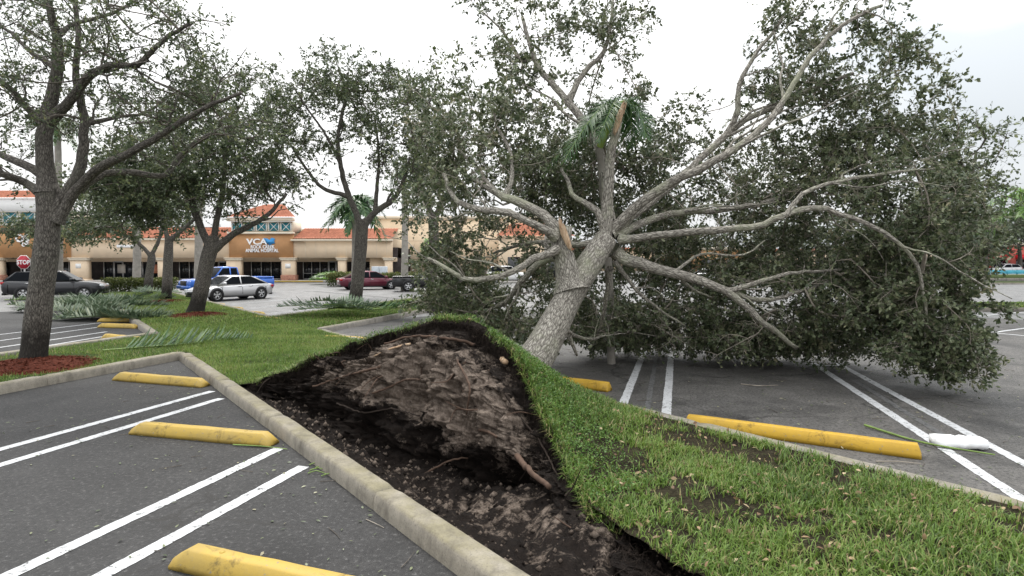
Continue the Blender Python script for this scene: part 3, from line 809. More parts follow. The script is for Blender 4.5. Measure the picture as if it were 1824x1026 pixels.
def scatter_leaves(centers, per, spread, L, Wd, rng=RNG, droop=0.2, wts=None):
    cnt = rng.poisson(per * (wts if wts is not None else np.ones(len(centers))))
    idx = np.repeat(np.arange(len(centers)), cnt); n = len(idx)
    pos = centers[idx] + rng.normal(0, spread, (n, 3)) * np.array([1, 1, 0.8])
    pos[:, 2] = np.maximum(pos[:, 2], 0.03)
    d = rand_dirs(n, rng, -droop); nr = rand_dirs(n, rng, 1.1)
    l = L * rng.uniform(0.6, 1.3, n)
    V, Fc = leaf_geo(pos, d, nr, l, l * Wd * rng.uniform(0.8, 1.2, n))
    cl = rng.normal(0, 0.17, len(centers))[idx]
    tint = np.clip(rng.normal(0.42, 0.2, n) + cl, 0, 1)
    return V, Fc, np.repeat(tint, 6)
def sprays(centers, origin, per, spread, L, Wd, wts, rng=RNG):
    """leafy sprays: thin twiglets with leaves set along both sides"""
    nt = np.maximum(rng.poisson(3.6 * np.clip(wts, .25, 1.4)), 1); idx = np.repeat(np.arange(len(centers)), nt); n = len(idx)
    outd = unit(centers - origin)[idx]
    d = unit(rng.normal(0, 1, (n, 3)) + outd * 0.55 + np.array([0, 0, -.1])); ln = spread * rng.uniform(1.3, 3.0, n)
    a = centers[idx] + rng.normal(0, spread * .35, (n, 3))
    bend = rng.normal(0, .18, (n, 3)) + np.array([0, 0, -.12])
    tq = np.array([0, .5, 1.0]); pts = a[:, None] + d[:, None] * (ln[:, None] * tq)[..., None] + bend[:, None] * (ln[:, None] * tq ** 2)[..., None]
    pts[..., 2] = np.maximum(pts[..., 2], .03)
    s1 = unit(np.cross(d, rng.normal(0, 1, (n, 3)))); s2 = np.cross(d, s1); rad = (L * .035) * np.array([1, .75, .3])
    ring = np.stack([s1, -.5 * s1 + .87 * s2, -.5 * s1 - .87 * s2], 1)
    Vt = (pts[:, :, None] + ring[:, None] * rad[None, :, None, None]).reshape(-1, 3)
    fq = [[q * 3 + j, q * 3 + (j + 1) % 3, q * 3 + 3 + (j + 1) % 3, q * 3 + 3 + j] for q in range(2) for j in range(3)]
    Ft = (np.arange(n)[:, None, None] * 9 + np.array(fq)[None]).reshape(-1, 4)
    m = rng.poisson(per / 3.6 * np.clip(wts, 0, 2)[idx] / np.clip(wts, .25, 1.4)[idx]); li = np.repeat(np.arange(n), m); k = len(li)
    t = rng.uniform(.12, 1.0, k) ** .8
    p = a[li] + d[li] * (ln[li] * t)[:, None] + bend[li] * (ln[li] * t ** 2)[:, None]
    side = rng.choice([-1.0, 1.0], k)
    ld = unit(d[li] * .7 + s1[li] * (side * .8)[:, None] + rng.normal(0, .38, (k, 3)) + np.array([0, 0, -.12]))
    nr = unit(s2[li] + rng.normal(0, .45, (k, 3)) + np.array([0, 0, .5]))
    l = L * rng.uniform(.55, 1.3, k) * (1.05 - .25 * t)
    p[:, 2] = np.maximum(p[:, 2], .03)
    V, Fc = leaf_geo(p, ld, nr, l, l * Wd * rng.uniform(.8, 1.2, k))
    tint = np.clip(rng.normal(.42, .18, k) + rng.normal(0, .13, n)[li] + rng.normal(0, .1, len(centers))[idx][li], 0, 1)
    return (V, Fc, np.repeat(tint, 6)), (Vt, Ft)
def side_limbs(limbs, rate, rng=RNG):
    out = []
    for k, (pts, r0, r1, *_) in enumerate(limbs):
        if k == 0: continue
        p = smooth_path(pts, .2); Ln = np.linalg.norm(np.diff(p, axis=0), axis=1).sum()
        for q in range(int(rng.poisson(rate * Ln))):
            t = rng.uniform(.3, .97); i = int(t * (len(p) - 1)); tg = unit(p[min(i + 1, len(p) - 1)] - p[max(i - 1, 0)])
            d = unit(tg * .8 + unit(np.cross(tg, rng.normal(0, 1, 3))) * .75 + np.array([0, 0, .15])); l = rng.uniform(.5, 1.3) * min(1.3, Ln * .35) * (1.1 - .4 * t)
            r = (r0 + (r1 - r0) * t) * rng.uniform(.3, .5); e = p[i] + d * l
            if e[2] < .55: continue
            out.append(([p[i], p[i] + d * l * .4 + rng.normal(0, .04, 3) * l, p[i] + unit(d + tg * .35) * l * .75 + rng.normal(0, .05, 3) * l, e + tg * l * .25], r, max(.006, r * .35)))
    return out
def tree(T, limbs, blobs, per, spread, L, Wd, leaf_mat, bark_mat, twig_mat, r_tip=0.005, rmax=0.06, bf=0.3, step=0.3, jit=0.06, sides=10, power=.46, leaf_skip=0.0, sag=0.0, side=0.8):
    """limbs: (points, r0, r1); the first is the trunk"""
    limbs = list(limbs) + side_limbs(limbs, side)
    nodes, nr, pl = [], [], []
    for k, (pts, r0, r1, *_) in enumerate(limbs):
        p = smooth_path(pts, 0.16 if k == 0 else 0.22)
        t = np.linspace(0, 1, len(p)); r = r0 + (r1 - r0) * t ** 0.85
        if k == 0: r = r * (1 + 0.45 * np.exp(-t * len(p) * 0.16 / 0.22))
        if k and r0 > .03: r = r * (1 + 0.38 * np.exp(-t * len(p) * 0.22 / 0.16))
        kn = 0.04 if r0 > 0.05 else 0.015
        p2 = p + (RNG.normal(0, 0.008, p.shape) if k else 0)
        V, Fq, tc = tube_np(p2, r, 16 if k == 0 else sides, kn)
        n = 16 if k == 0 else sides
        build('trunk' if k == 0 else 'limb', V, [Fq, tuple(range(len(V) - n, len(V)))], bark_mat, T, smooth=True, attrs={'tc': tc + 3.7 * k})
        s0 = int(len(p) * (0.55 if k == 0 else 0.25))
        L_ = np.linspace(0, 1, len(p)) * np.linalg.norm(np.diff(p, axis=0), axis=1).sum()
        nodes.append(p[s0:]); nr.append(r[s0:]); pl.append(L_[s0:] + (0 if k == 0 else 1.2))
    nodes = np.concatenate(nodes); nr = np.concatenate(nr); pl = np.concatenate(pl)
    A, wts = blob_points(blobs)
    pos, par, tips, n0 = grow(nodes, pl, A, bf, step, jit, sag)
    V, Fq, tc = twig_mesh(pos, par, n0, nr, r_tip, power, rmax)
    build('twigs', V, [Fq], twig_mat, T, attrs={'tc': tc}, kind='stuff')
    sel = RNG.random(len(tips)) >= leaf_skip
    (V, Fc, tint), (Vt, Ft) = sprays(pos[tips][sel], smooth_path(limbs[0][0], .2)[-1], per, spread, L, Wd, wts[sel])
    build('twiglets', Vt, [Ft], twig_mat, T, kind='stuff')
    build('crown', V, Fc, leaf_mat, T, attrs={'tint': tint}, kind='stuff')
def PP(Y0, *pts):
    return [P(x, y, Y0 + (d[0] if d else 0)) for x, y, *d in pts]
def blobpx(px, py, Y, rx, ry, ry_m, n, wt=1.0):
    c = P(px, py, Y); s = Y / F_PX
    return (c, (rx * s, ry_m, ry * s), n, wt)

# ---- the fallen oak
def limb_px(*pts): return [P(x, y, Y) for x, y, Y in pts]
oak = [
    (limb_px((930, 668, 8.7), (962, 625, 8.95), (992, 570, 9.25), (1022, 515, 9.5), (1056, 462, 9.75), (1080, 425, 9.92)), 0.3, 0.185),
    # left stem with the torn stub
    (limb_px((1018, 520, 9.45), (1010, 478, 9.5), (1002, 440, 9.52), (1003, 402, 9.55)), 0.21, 0.15),
    (limb_px((1000, 418, 9.5), (968, 383, 9.5), (915, 357, 9.6), (870, 335, 9.8), (845, 318, 10.0)), 0.125, 0.07),
    (limb_px((990, 422, 9.4), (955, 402, 9.2), (905, 380, 9.2), (850, 372, 9.3), (815, 360, 9.4), (800, 335, 9.6), (790, 310, 9.8)), 0.095, 0.05),
    (limb_px((992, 445, 9.4), (950, 462, 9.1), (912, 484, 8.95), (870, 497, 8.9), (828, 498, 8.9), (795, 478, 9.0), (762, 460, 9.2)), 0.085, 0.045),
    (limb_px((992, 455, 9.5), (960, 470, 9.8), (925, 505, 10.2), (905, 535, 10.6), (880, 548, 11.0)), 0.09, 0.06),
    (limb_px((900, 355, 9.7), (912, 310, 9.9), (905, 262, 10.2), (885, 225, 10.5), (878, 190, 10.8)), 0.06, 0.03),
    (limb_px((880, 340, 9.8), (850, 300, 10.2), (815, 262, 10.7), (795, 225, 11.2)), 0.055, 0.025),
    # upright broken stem
    (limb_px((1076, 440, 9.88), (1082, 380, 9.9), (1084, 320, 9.85), (1090, 262, 9.8), (1100, 218, 9.78)), 0.145, 0.11),
    (limb_px((1078, 410, 9.9), (1062, 375, 9.9), (1040, 360, 10.0), (1018, 345, 10.2), (1012, 322, 10.4), (1000, 300, 10.8)), 0.085, 0.045),
    (limb_px((1072, 432, 9.9), (1030, 436, 10.1), (980, 430, 10.6), (930, 436, 11.2), (880, 450, 12.0)), 0.08, 0.04),
    # high limb behind the stub
    (limb_px((1084, 400, 10.1), (1078, 320, 10.7), (1058, 245, 11.2), (1010, 180, 11.5), (968, 132, 11.8), (948, 92, 12.1), (930, 30, 12.5)), 0.15, 0.06),
    (limb_px((1012, 180, 11.5), (1040, 130, 11.6), (1075, 92, 11.7), (1088, 40, 11.9), (1095, -30, 12.1)), 0.08, 0.035),
    (limb_px((950, 100, 12.0), (930, 110, 12.1), (900, 60, 12.3), (860, 20, 12.6)), 0.05, 0.03),
    # right-hand limbs
    (limb_px((1086, 418, 9.95), (1130, 380, 10.1), (1190, 335, 10.3), (1245, 285, 10.4), (1300, 235, 10.5), (1345, 205, 10.6), (1420, 170, 10.7), (1520, 130, 10.8)), 0.125, 0.05),
    (limb_px((1298, 238, 10.5), (1315, 195, 10.4), (1316, 150, 10.4), (1350, 90, 10.5), (1390, 40, 10.7), (1420, -30, 11.0)), 0.07, 0.03),
    (limb_px((1090, 410, 9.95), (1150, 355, 9.7), (1215, 315, 9.5), (1290, 278, 9.4), (1360, 225, 9.4), (1405, 165, 9.5), (1440, 105, 9.6), (1500, 45, 9.8), (1570, 10, 10.0)), 0.115, 0.04),
    (limb_px((1098, 420, 9.95), (1150, 395, 10.2), (1210, 378, 10.5), (1300, 372, 10.8), (1400, 350, 11.1), (1500, 300, 11.4)), 0.1, 0.045),
    (limb_px((1105, 428, 9.9), (1150, 422, 9.6), (1240, 412, 9.3), (1340, 405, 9.1), (1395, 385, 9.0), (1450, 370, 8.95), (1520, 388, 8.9), (1590, 425, 8.9), (1632, 470, 8.9), (1648, 540, 9.0), (1650, 600, 9.1)), 0.095, 0.03),
    (limb_px((1400, 384, 9.0), (1430, 345, 9.0), (1500, 322, 9.0), (1580, 308, 9.2), (1680, 300, 9.5)), 0.05, 0.025),
    (limb_px((1092, 445, 9.95), (1110, 458, 9.9), (1180, 482, 9.7), (1250, 500, 9.6), (1310, 530, 9.6), (1360, 575, 9.7), (1420, 620, 10.0)), 0.15, 0.055),
    (limb_px((1240, 498, 9.6), (1300, 518, 9.7), (1350, 535, 9.9), (1400, 528, 10.2), (1480, 500, 10.6)), 0.07, 0.04),
    (limb_px((1290, 520, 9.6), (1360, 500, 9.8), (1420, 485, 10.0), (1500, 480, 10.2)), 0.06, 0.03),
    (limb_px((1095, 465, 9.9), (1120, 500, 10.0), (1165, 545, 10.2), (1220, 580, 10.4)), 0.05, 0.025),
    (limb_px((1085, 478, 9.8), (1080, 530, 10.2), (1070, 580, 10.8), (1060, 605, 11.4)), 0.07, 0.03),
    (limb_px((1014, 600, 9.6), (1022, 620, 9.7), (1028, 632, 9.75)), 0.05, 0.03),
    (limb_px((1000, 585, 9.8), (1050, 605, 10.6), (1100, 590, 11.6), (1180, 600, 12.0)), 0.05, 0.02),
]
oak_blobs = [
    blobpx(1060, 320, 12.6, 130, 110, 1.2, 240, 1.2), blobpx(1150, 380, 12.6, 110, 80, 1.1, 160, 1.1), blobpx(960, 300, 12.2, 90, 90, 1.2, 130, 1), blobpx(1250, 470, 12.8, 140, 60, 1, 120, 1),
    blobpx(1200, 488, 13, 150, 45, 1, 190, 1), blobpx(1400, 478, 12.6, 130, 45, 1, 170, 1), blobpx(1010, 480, 12.6, 90, 50, .9, 110, 1),
    blobpx(1150, 602, 13.2, 130, 38, 1, 247, 1.1), blobpx(1330, 606, 12.6, 130, 38, 1, 247, 1), blobpx(1480, 615, 11.8, 100, 40, 1, 209, 1), blobpx(1060, 560, 11.4, 60, 50, 0.6, 95, 0.9), blobpx(900, 580, 14, 110, 35, 1.2, 135, 1),
    blobpx(1250, 590, 11, 190, 45, 0.9, 130, 0.06), blobpx(1250, 350, 10.4, 130, 110, 1, 90, 0.12), blobpx(850, 300, 10, 90, 120, 0.8, 80, 0.1), blobpx(1000, 540, 11.4, 130, 60, 0.9, 70, 0.1),
    
    # left wing
    blobpx(800, 330, 10.3, 75, 130, 1.3, 195, 1), blobpx(880, 250, 11, 110, 110, 1.5, 255, 1), blobpx(780, 230, 11.5, 60, 100, 1.2, 105, 0.8),
    blobpx(820, 520, 11.4, 85, 75, 1.7, 285, 1.1), blobpx(900, 545, 12, 120, 55, 1.6, 255, 1.1), blobpx(900, 430, 12, 120, 55, 1.2, 135, 0.8), blobpx(785, 440, 10.5, 45, 60, 1, 67, 0.7),
    # top
    blobpx(900, 60, 12.3, 85, 70, 1.1, 112, 0.85), blobpx(1080, 60, 12, 95, 85, 1.2, 143, 0.85), blobpx(985, 20, 12.2, 70, 60, 1, 56, 0.7), blobpx(960, 180, 12, 90, 60, 1.1, 75, 0.8), blobpx(1090, 165, 12.2, 65, 60, 1, 62, 0.8),
    # behind the fork
    blobpx(1060, 320, 12.8, 150, 95, 1.4, 399, 1.2), blobpx(1180, 260, 12, 100, 80, 1.3, 190, 0.9),
    # right mass
    blobpx(1450, 60, 10.5, 110, 95, 1.1, 187, 0.9), blobpx(1400, 150, 10.8, 90, 70, 1.2, 100, 0.8), blobpx(1590, 45, 9.7, 45, 50, 0.5, 20, 0.7), blobpx(1540, 180, 10.6, 115, 110, 1.4, 287, 1),
    blobpx(1560, 330, 10.4, 135, 130, 1.5, 413, 1.15), blobpx(1400, 330, 11.8, 160, 110, 1.5, 494, 1), blobpx(1300, 420, 12.6, 170, 90, 1.3, 437, 1), blobpx(1640, 470, 9.6, 95, 120, 1, 345, 1.3),
    blobpx(1655, 590, 9.5, 82, 85, 0.9, 287, 1.5), blobpx(1560, 520, 10.3, 110, 100, 1.2, 287, 1.2), blobpx(1420, 530, 11.4, 150, 85, 1.4, 437, 1), blobpx(1200, 560, 12.2, 140, 65, 1.3, 399, 1.2), blobpx(1340, 600, 11.6, 120, 35, 1, 133, 0.9),
    blobpx(1700, 380, 10.2, 60, 90, 0.9, 126, 1), blobpx(1060, 560, 12.8, 90, 55, 1.2, 209, 1.1), blobpx(1690, 660, 9.2, 30, 28, 0.35, 29, 1.2), blobpx(1765, 560, 9.2, 20, 14, 0.2, 8, 0.8),
]
tree(TREE, [(l[0], l[1] * (1 if k < 2 else .74), l[2] * (1 if k < 2 else .62)) for k, l in enumerate(oak)], oak_blobs, 33, 0.105, 0.076, 0.5, M_LEAF_OAK, M_BARK, M_TWIG, r_tip=0.0042, power=.4, side=1.1, rmax=0.032, bf=0.22, step=0.2, jit=0.09, sides=12, sag=-0.02)
# torn wood: a long split face with raised fibres
def split_face(a, b, wid, out):
    a, b = P(*a), P(*b); ax = b - a; L_ = np.linalg.norm(ax); ax = ax / L_; s = unit(np.cross(ax, out)); o = np.array(out, float)
    n, m = 14, 9; V = np.zeros((n, m, 3))
    for i, t in enumerate(np.linspace(0, 1, n)):
        w = wid * (math.sin(PI * min(1, .06 + t * .94)) ** .6 * (1 - .35 * t) + .04)
        for j, q in enumerate(np.linspace(-1, 1, m)):
            V[i, j] = a + ax * (L_ * (t + (.06 * math.sin(j * 2.1) if i in (0, n - 1) else 0))) + s * w * q + o * (.045 * (1 - q * q) + (.012 * math.sin(j * 2.7 + i * .2)) + random.gauss(0, .003) - (0.03 if abs(q) == 1 else 0))
    build('torn_wood', V.reshape(-1, 3), grid_faces(n, m), M_WOOD, TREE)
    for k in range(7):
        p = a + s * random.uniform(-.6, .6) * wid + o * .03; V2, Fq, tc = tube_np(np.array([p + ax * .1, p - ax * random.uniform(.0, .03), p - ax * random.uniform(.05, .13) + RNG.normal(0, .01, 3)]), np.array([.012, .008, .001]), 4)
        build('splinter', V2, [Fq], M_WOOD, TREE)
split_face((999, 396, 9.36), (1018, 447, 9.26), .062, (0.25, -.95, .1))
split_face((1109, 192, 9.66), (1095, 240, 9.66), .062, (0.2, -.97, .1))

# ---- standing trees
def standing(label, base_px, cat_h, limbs, blobs, **kw):
    b = G(*base_px)
    T = thing('tree', label, 'tree', (b[0], b[1], 0))
    tree(T, limbs, blobs, **kw)
    return T
Y1 = float(G(62, 655)[1])
standing('big grey-barked tree in red mulch, sparse branches spreading overhead', (62, 655), 0, [
    (PP(Y1, (58, 664), (65, 600), (73, 520), (83, 440), (87, 385), (84, 330)), 0.225, 0.2),
    (PP(Y1, (84, 345), (80, 290), (82, 225), (95, 165), (103, 110), (100, 55), (84, 0), (78, -70)), 0.17, 0.05),
    (PP(Y1, (92, 388), (118, 345), (140, 305), (150, 240), (147, 190), (135, 140), (140, 60), (128, -20)), 0.12, 0.04),
    (PP(Y1, (100, 395), (135, 340), (180, 298, -.3), (240, 268, -.6), (300, 232, -.9), (365, 192, -1.2), (430, 165, -1.4)), 0.115, 0.03),
    (PP(Y1, (140, 335), (185, 310, .3), (240, 308, .6), (290, 314, .9), (312, 290, 1.1), (345, 255, 1.3), (400, 228, 1.5), (450, 222, 1.7)), 0.085, 0.03),
    (PP(Y1, (75, 345), (45, 325), (10, 312, -.3), (-60, 290, -.6)), 0.09, 0.05),
    (PP(Y1, (75, 310), (40, 293), (0, 275, .4), (-60, 255, .8)), 0.08, 0.05),
    (PP(Y1, (80, 225), (50, 195), (20, 160, -.4), (-30, 120, -.7)), 0.085, 0.04),
    (PP(Y1, (88, 215), (125, 180, -.2), (155, 140, -.4), (195, 117, -.6), (245, 115, -.8), (290, 72, -1.0), (340, 40, -1.2)), 0.1, 0.03),
    (PP(Y1, (100, 120), (60, 95, .3), (20, 60, .6), (-30, 20, .9)), 0.06, 0.025),
    (PP(Y1, (104, 60), (140, 40, .3), (200, 25, .6), (260, -10, .9)), 0.05, 0.02),
    (PP(Y1, (150, 222), (200, 210, .5), (260, 200, 1.0), (310, 165, 1.4)), 0.05, 0.02),
], [blobpx(40, 90, Y1, 150, 170, 2.2, 330), blobpx(210, 70, Y1 - .5, 170, 130, 1.8, 380), blobpx(330, 170, Y1 - .8, 110, 100, 1.4, 220), blobpx(150, 210, Y1, 170, 110, 1.8, 200), blobpx(390, 220, Y1 + .8, 90, 60, 1.2, 70), blobpx(20, 250, Y1, 90, 70, 1.2, 40), blobpx(60, -60, Y1, 260, 60, 2, 80)],
    per=22, spread=0.12, L=0.074, Wd=0.42, leaf_mat=M_LEAF_TREE, bark_mat=M_BARK_DARK, twig_mat=M_TWIG_DARK, r_tip=0.0065, rmax=0.035, bf=0.25, step=0.22, jit=0.1, leaf_skip=.12)
Y2 = float(G(352, 562)[1])
standing('dense dark tree with leaning trunk in front of the silver sedan', (352, 562), 0, [
    (PP(Y2, (346, 566), (357, 520), (368, 470), (376, 440), (378, 420)), 0.31, 0.25),
    (PP(Y2, (376, 445), (358, 405), (345, 370), (330, 320), (310, 260)), 0.17, 0.07),
    (PP(Y2, (380, 440), (385, 400), (395, 350), (400, 290), (395, 220)), 0.14, 0.06),
    (PP(Y2, (380, 445), (415, 418), (450, 400), (480, 380), (510, 345)), 0.16, 0.06),
    (PP(Y2, (345, 370), (290, 345), (230, 340), (190, 350)), 0.08, 0.04)],
    [blobpx(330, 310, Y2, 130, 95, 2.6, 360, 1.2), blobpx(220, 345, Y2 - 1, 90, 75, 2, 260, 1.2), blobpx(445, 308, Y2, 90, 72, 2.2, 250), blobpx(420, 200, Y2, 110, 80, 2.2, 220, .9), blobpx(180, 400, Y2 + 1.5, 70, 35, 1.5, 60)],
    per=48, spread=0.25, L=0.115, Wd=0.5, leaf_mat=M_LEAF_TREE, bark_mat=M_BARK_DARK, twig_mat=M_TWIG_DARK, r_tip=0.011, rmax=0.07, bf=0.3, step=0.45)
for (bx, by, lab, lims) in [
    (262, 527, 'slim dark tree with curved trunk behind the hedge end, nearest the grey SUV', [((262, 530), (266, 490), (270, 460), (268, 450)), ((268, 455), (235, 425), (170, 408), (60, 402)), ((270, 455), (285, 420), (290, 380), (295, 330))]),
    (297, 538, 'slim straight dark tree between the hedge and the blue pickup', [((295, 541), (298, 500), (300, 450), (301, 420)), ((300, 430), (290, 390), (280, 350)), ((301, 430), (330, 405), (350, 385), (365, 350))])]:
    Yt = float(G(bx, by)[1])
    standing(lab, (bx, by), 0, [(PP(Yt, *lims[0]), 0.27, 0.2), (PP(Yt, *lims[1]), 0.13, 0.06), (PP(Yt, *lims[2]), 0.13, 0.06)],
        ([blobpx(60, 412, Yt, 75, 32, 2, 110), blobpx(150, 395, Yt, 60, 30, 2, 60)] if bx < 280 else []) + [blobpx(bx - 15, 360, Yt, 80, 60, 2.4, 150), blobpx(bx + 10, 280, Yt, 70, 60, 2.2, 90)],
        per=44, spread=0.34, L=0.17, Wd=0.5, leaf_mat=M_LEAF_TREE, bark_mat=M_BARK_DARK, twig_mat=M_TWIG_DARK, r_tip=0.014, rmax=0.07, step=0.5)
Y5 = float(G(632, 553)[1])
standing('forked tree on the grass island in front of the maroon sedan', (632, 553), 0, [
    (PP(Y5, (630, 556), (636, 510), (642, 450), (646, 400), (645, 392)), 0.3, 0.25),
    (PP(Y5, (643, 402), (628, 365), (615, 330), (606, 290), (602, 240), (615, 180), (620, 130)), 0.15, 0.05),
    (PP(Y5, (648, 400), (672, 375), (700, 355), (718, 325), (730, 280)), 0.16, 0.06),
    (PP(Y5, (668, 378), (672, 330), (675, 280), (668, 210)), 0.1, 0.04),
    (PP(Y5, (622, 350), (575, 335), (545, 300), (515, 255), (495, 235)), 0.1, 0.04),
    (PP(Y5, (606, 290), (580, 240), (545, 190), (520, 150)), 0.07, 0.03)],
    [blobpx(560, 170, Y5, 95, 90, 2.4, 260, .9), blobpx(640, 150, Y5, 80, 75, 2.2, 180, .9), blobpx(690, 230, Y5, 75, 90, 2.2, 220, 1.0), blobpx(500, 250, Y5, 60, 80, 1.8, 130, .9), blobpx(610, 280, Y5, 90, 50, 2.0, 50, .7), blobpx(740, 330, Y5, 45, 70, 1.6, 60, .9)],
    per=38, spread=0.23, L=0.125, Wd=0.48, leaf_mat=M_LEAF_TREE, bark_mat=M_BARK_DARK, twig_mat=M_TWIG_DARK, r_tip=0.011, rmax=0.06, step=0.4, jit=0.09)
for (bx, by, lab, blobs, mt) in [
    (770, 556, 'leafy tree standing between the forked tree and the fallen crown', [blobpx(780, 210, 24, 85, 100, 2.4, 200), blobpx(740, 330, 23, 55, 80, 1.8, 70)], M_LEAF_TREE),
    (1690, 560, 'grey-green tree standing behind the right end of the fallen crown', [blobpx(1700, 270, 22, 85, 75, 2.0, 170, .85), blobpx(1740, 330, 22, 60, 50, 1.6, 70, .8), blobpx(1650, 370, 22, 70, 70, 1.6, 70, .9)], M_LEAF_TREE)]:
    Yt = float(G(bx, by)[1])
    standing(lab, (bx, by), 0, [(PP(Yt, (bx, by), (bx + 4, by - 90), (bx + 2, by - 170)), 0.26, 0.2), (PP(Yt, (bx + 2, by - 165), (bx - 25, by - 240), (bx - 30, by - 310)), 0.14, 0.05), (PP(Yt, (bx + 3, by - 165), (bx + 35, by - 230), (bx + 50, by - 290)), 0.14, 0.05)],
        blobs, per=24, spread=0.28, L=0.15, Wd=0.48, leaf_mat=mt, bark_mat=M_BARK_DARK, twig_mat=M_TWIG_DARK, r_tip=0.011, rmax=0.06, step=0.4)
far_specs = [(1754, 494, 'grey tree on the far verge in front of the red building', 70, 410, 62, 45), (1815, 489, 'rounded green tree beyond the blue barriers at the far end', 118, 415, 50, 35), (1720, 489, 'distant tree seen past the end of the fallen crown', 120, 420, 50, 35),
             (960, 486, 'distant tree glimpsed between the fallen stems', 125, 420, 45, 35), (1170, 486, 'distant tree glimpsed under the largest right-hand limb', 130, 425, 60, 35), (1400, 486, 'distant tree behind the middle of the fallen crown', 130, 420, 70, 40), (1560, 486, 'distant tree hidden behind the thick right-hand leaves', 125, 425, 70, 40)]
for (bx, by, lab, Yt, cy, rx, ry) in far_specs:
    b = P(bx, by, Yt); b[2] = 0.0
    T = thing('tree', lab, 'tree', b)
    k = Yt / F_PX
    top_ = P(bx, cy + ry * .6, Yt)
    tree(T, [([b, (b + top_) / 2 + np.array([.2, 0, 0]), top_], 0.3 * Yt / 80, 0.2 * Yt / 80), ([top_, P(bx - rx * .5, cy, Yt)], 0.15, 0.06), ([top_, P(bx + rx * .5, cy - 5, Yt)], 0.15, 0.06)],
         [blobpx(bx, cy, Yt, rx, ry, rx * k, 130)], per=26, spread=0.011 * Yt, L=0.0062 * Yt, Wd=0.6, leaf_mat=M_LEAF_FAR, bark_mat=M_BARK_DARK, twig_mat=M_TWIG_DARK, r_tip=0.02, rmax=0.1, step=1.2)

# ---- palms
def frond_mesh(base, d, length, droop, n=46, leaf=0.55, lw=0.035, twist=0.0, flat=0.0, rng=RNG, wind=None, rise=0.25, hang=0.38, rr=None):
    """a feather frond: rachis tube and two rows of leaflets"""
    d = unit(np.array(d, float)); t = np.linspace(0, 1, 12)
    pts = base + d[None] * (length * t)[:, None] + np.array([0, 0, -1.0])[None] * (droop * length * t ** 2)[:, None]
    if wind is not None: pts = pts + np.array(wind)[None] * (length * t ** 2)[:, None]
    pts[:, 2] = np.maximum(pts[:, 2], 0.03)
    Vr, Fr, tc = tube_np(pts, np.linspace(0.03, 0.005, 12) * (rr or length / 2.5), 5)
    s = np.linspace(0.12, 0.99, n); s = np.repeat(s, 2)
    side = np.tile([1.0, -1.0], n)
    p = np.stack([np.interp(s, t, pts[:, k]) for k in range(3)], 1)
    T_ = unit(np.stack([np.interp(s, t, np.gradient(pts[:, k])) for k in range(3)], 1))
    sv = unit(np.cross(T_, [0.0, 0.0, 1.0]) + 1e-6); upv = np.cross(sv, T_)
    L = leaf * np.sin(PI * np.clip(0.12 + s * 0.86, 0, 1)) ** 0.6 * rng.uniform(0.75, 1.15, len(s))
    out = unit(sv * side[:, None] * (1 - 0.3 * s)[:, None] + T_ * 0.75 + upv * (rng.normal(rise, 0.35, len(s)) * (1 - flat))[:, None])
    mid = p + out * (L * .5)[:, None] + np.array([0, 0, -1.0]) * (L * 0.08)[:, None]
    tip = p + out * (L * .92)[:, None] + np.array([0, 0, -1.0]) * (L * hang * (1 - 0.8 * flat) * rng.uniform(.5, 1.4, len(s)))[:, None]
    mid[:, 2] = np.maximum(mid[:, 2], 0.02); tip[:, 2] = np.maximum(tip[:, 2], 0.012)
    wv = unit(np.cross(out, upv)) * lw
    V = np.stack([p - wv * .5, p + wv * .5, mid - wv * .6, mid + wv * .6, tip], 1)
    b = np.arange(len(s))[:, None] * 5
    return (Vr, Fr), (V.reshape(-1, 3), [b + np.array([[0, 1, 3, 2]]), b + np.array([[2, 3, 4]])], np.repeat(np.clip(rng.normal(.45, .2, len(s)), 0, 1), 5))
def palm(label, base, top, r, nf, flen, mat, wind=(0.35, 0, 0), shaft=1.0, leaf=0.6, lw=0.045, head=None):
    T = thing('palm_tree', label, 'palm', (base[0], base[1], base[2]))
    pts = smooth_path([base, base * .5 + top * .5 + np.array([.05, 0, 0]), top], 0.5)
    V, Fq, tc = tube_np(pts, r * np.linspace(1.15, 0.8, len(pts)) * (1 + 0.02 * np.sin(np.arange(len(pts)) * 2.3)), 12)
    build('trunk', V, [Fq], M_PALMBARK, T, smooth=True)
    if shaft > 0:
        sv_ = np.array([.03, 0, shaft]) if head is None else head - top
        V, Fq, tc = tube_np(np.stack([top, top + sv_ * .5, top + sv_]), np.array([r * .85, r * .7, r * .35]), 10)
        build('crownshaft', V, [Fq], M_CROWNSHAFT, T, smooth=True)
    hd = top + np.array([0, 0, shaft * .95]) if head is None else head
    for k in range(nf):
        a = k * 2.399 + random.uniform(-.2, .2); el = random.uniform(-0.35, 0.95)
        d = np.array([math.cos(a) * math.cos(el), math.sin(a) * math.cos(el), math.sin(el)])
        (Vr, Fr), (Vl, Fl, tint) = frond_mesh(hd, d, flen * random.uniform(.75, 1.1), random.uniform(.3, .75), 40 if lw > .015 else 64, leaf, lw, wind=wind)
        fr = build('frond', Vr, [Fr], M_STALK, T, smooth=True)
        build('leaflets', Vl, Fl, mat, fr, attrs={'tint': tint}, kind='stuff')
    return T
def palm_px(label, px, py_top, Y, r, nf, flen, mat=M_FROND, wind=(.45, 0, -.1), **kw):
    b = P(px, 500, Y); b[2] = 0.0
    return palm(label, b, P(px, py_top, Y), r, nf, flen, mat, wind, **kw)
palm_px('tall royal palm behind the big mulched tree, windblown dark head', 103, 245, 40, 0.24, 13, 2.6, wind=(.3, 0, -.25))
palm_px('palm with pale trunk rising behind the hedge', 243, 330, 46, 0.27, 9, 2.4)
palm_px('palm with grey trunk behind the blue pickup', 353, 330, 47, 0.3, 9, 2.4)
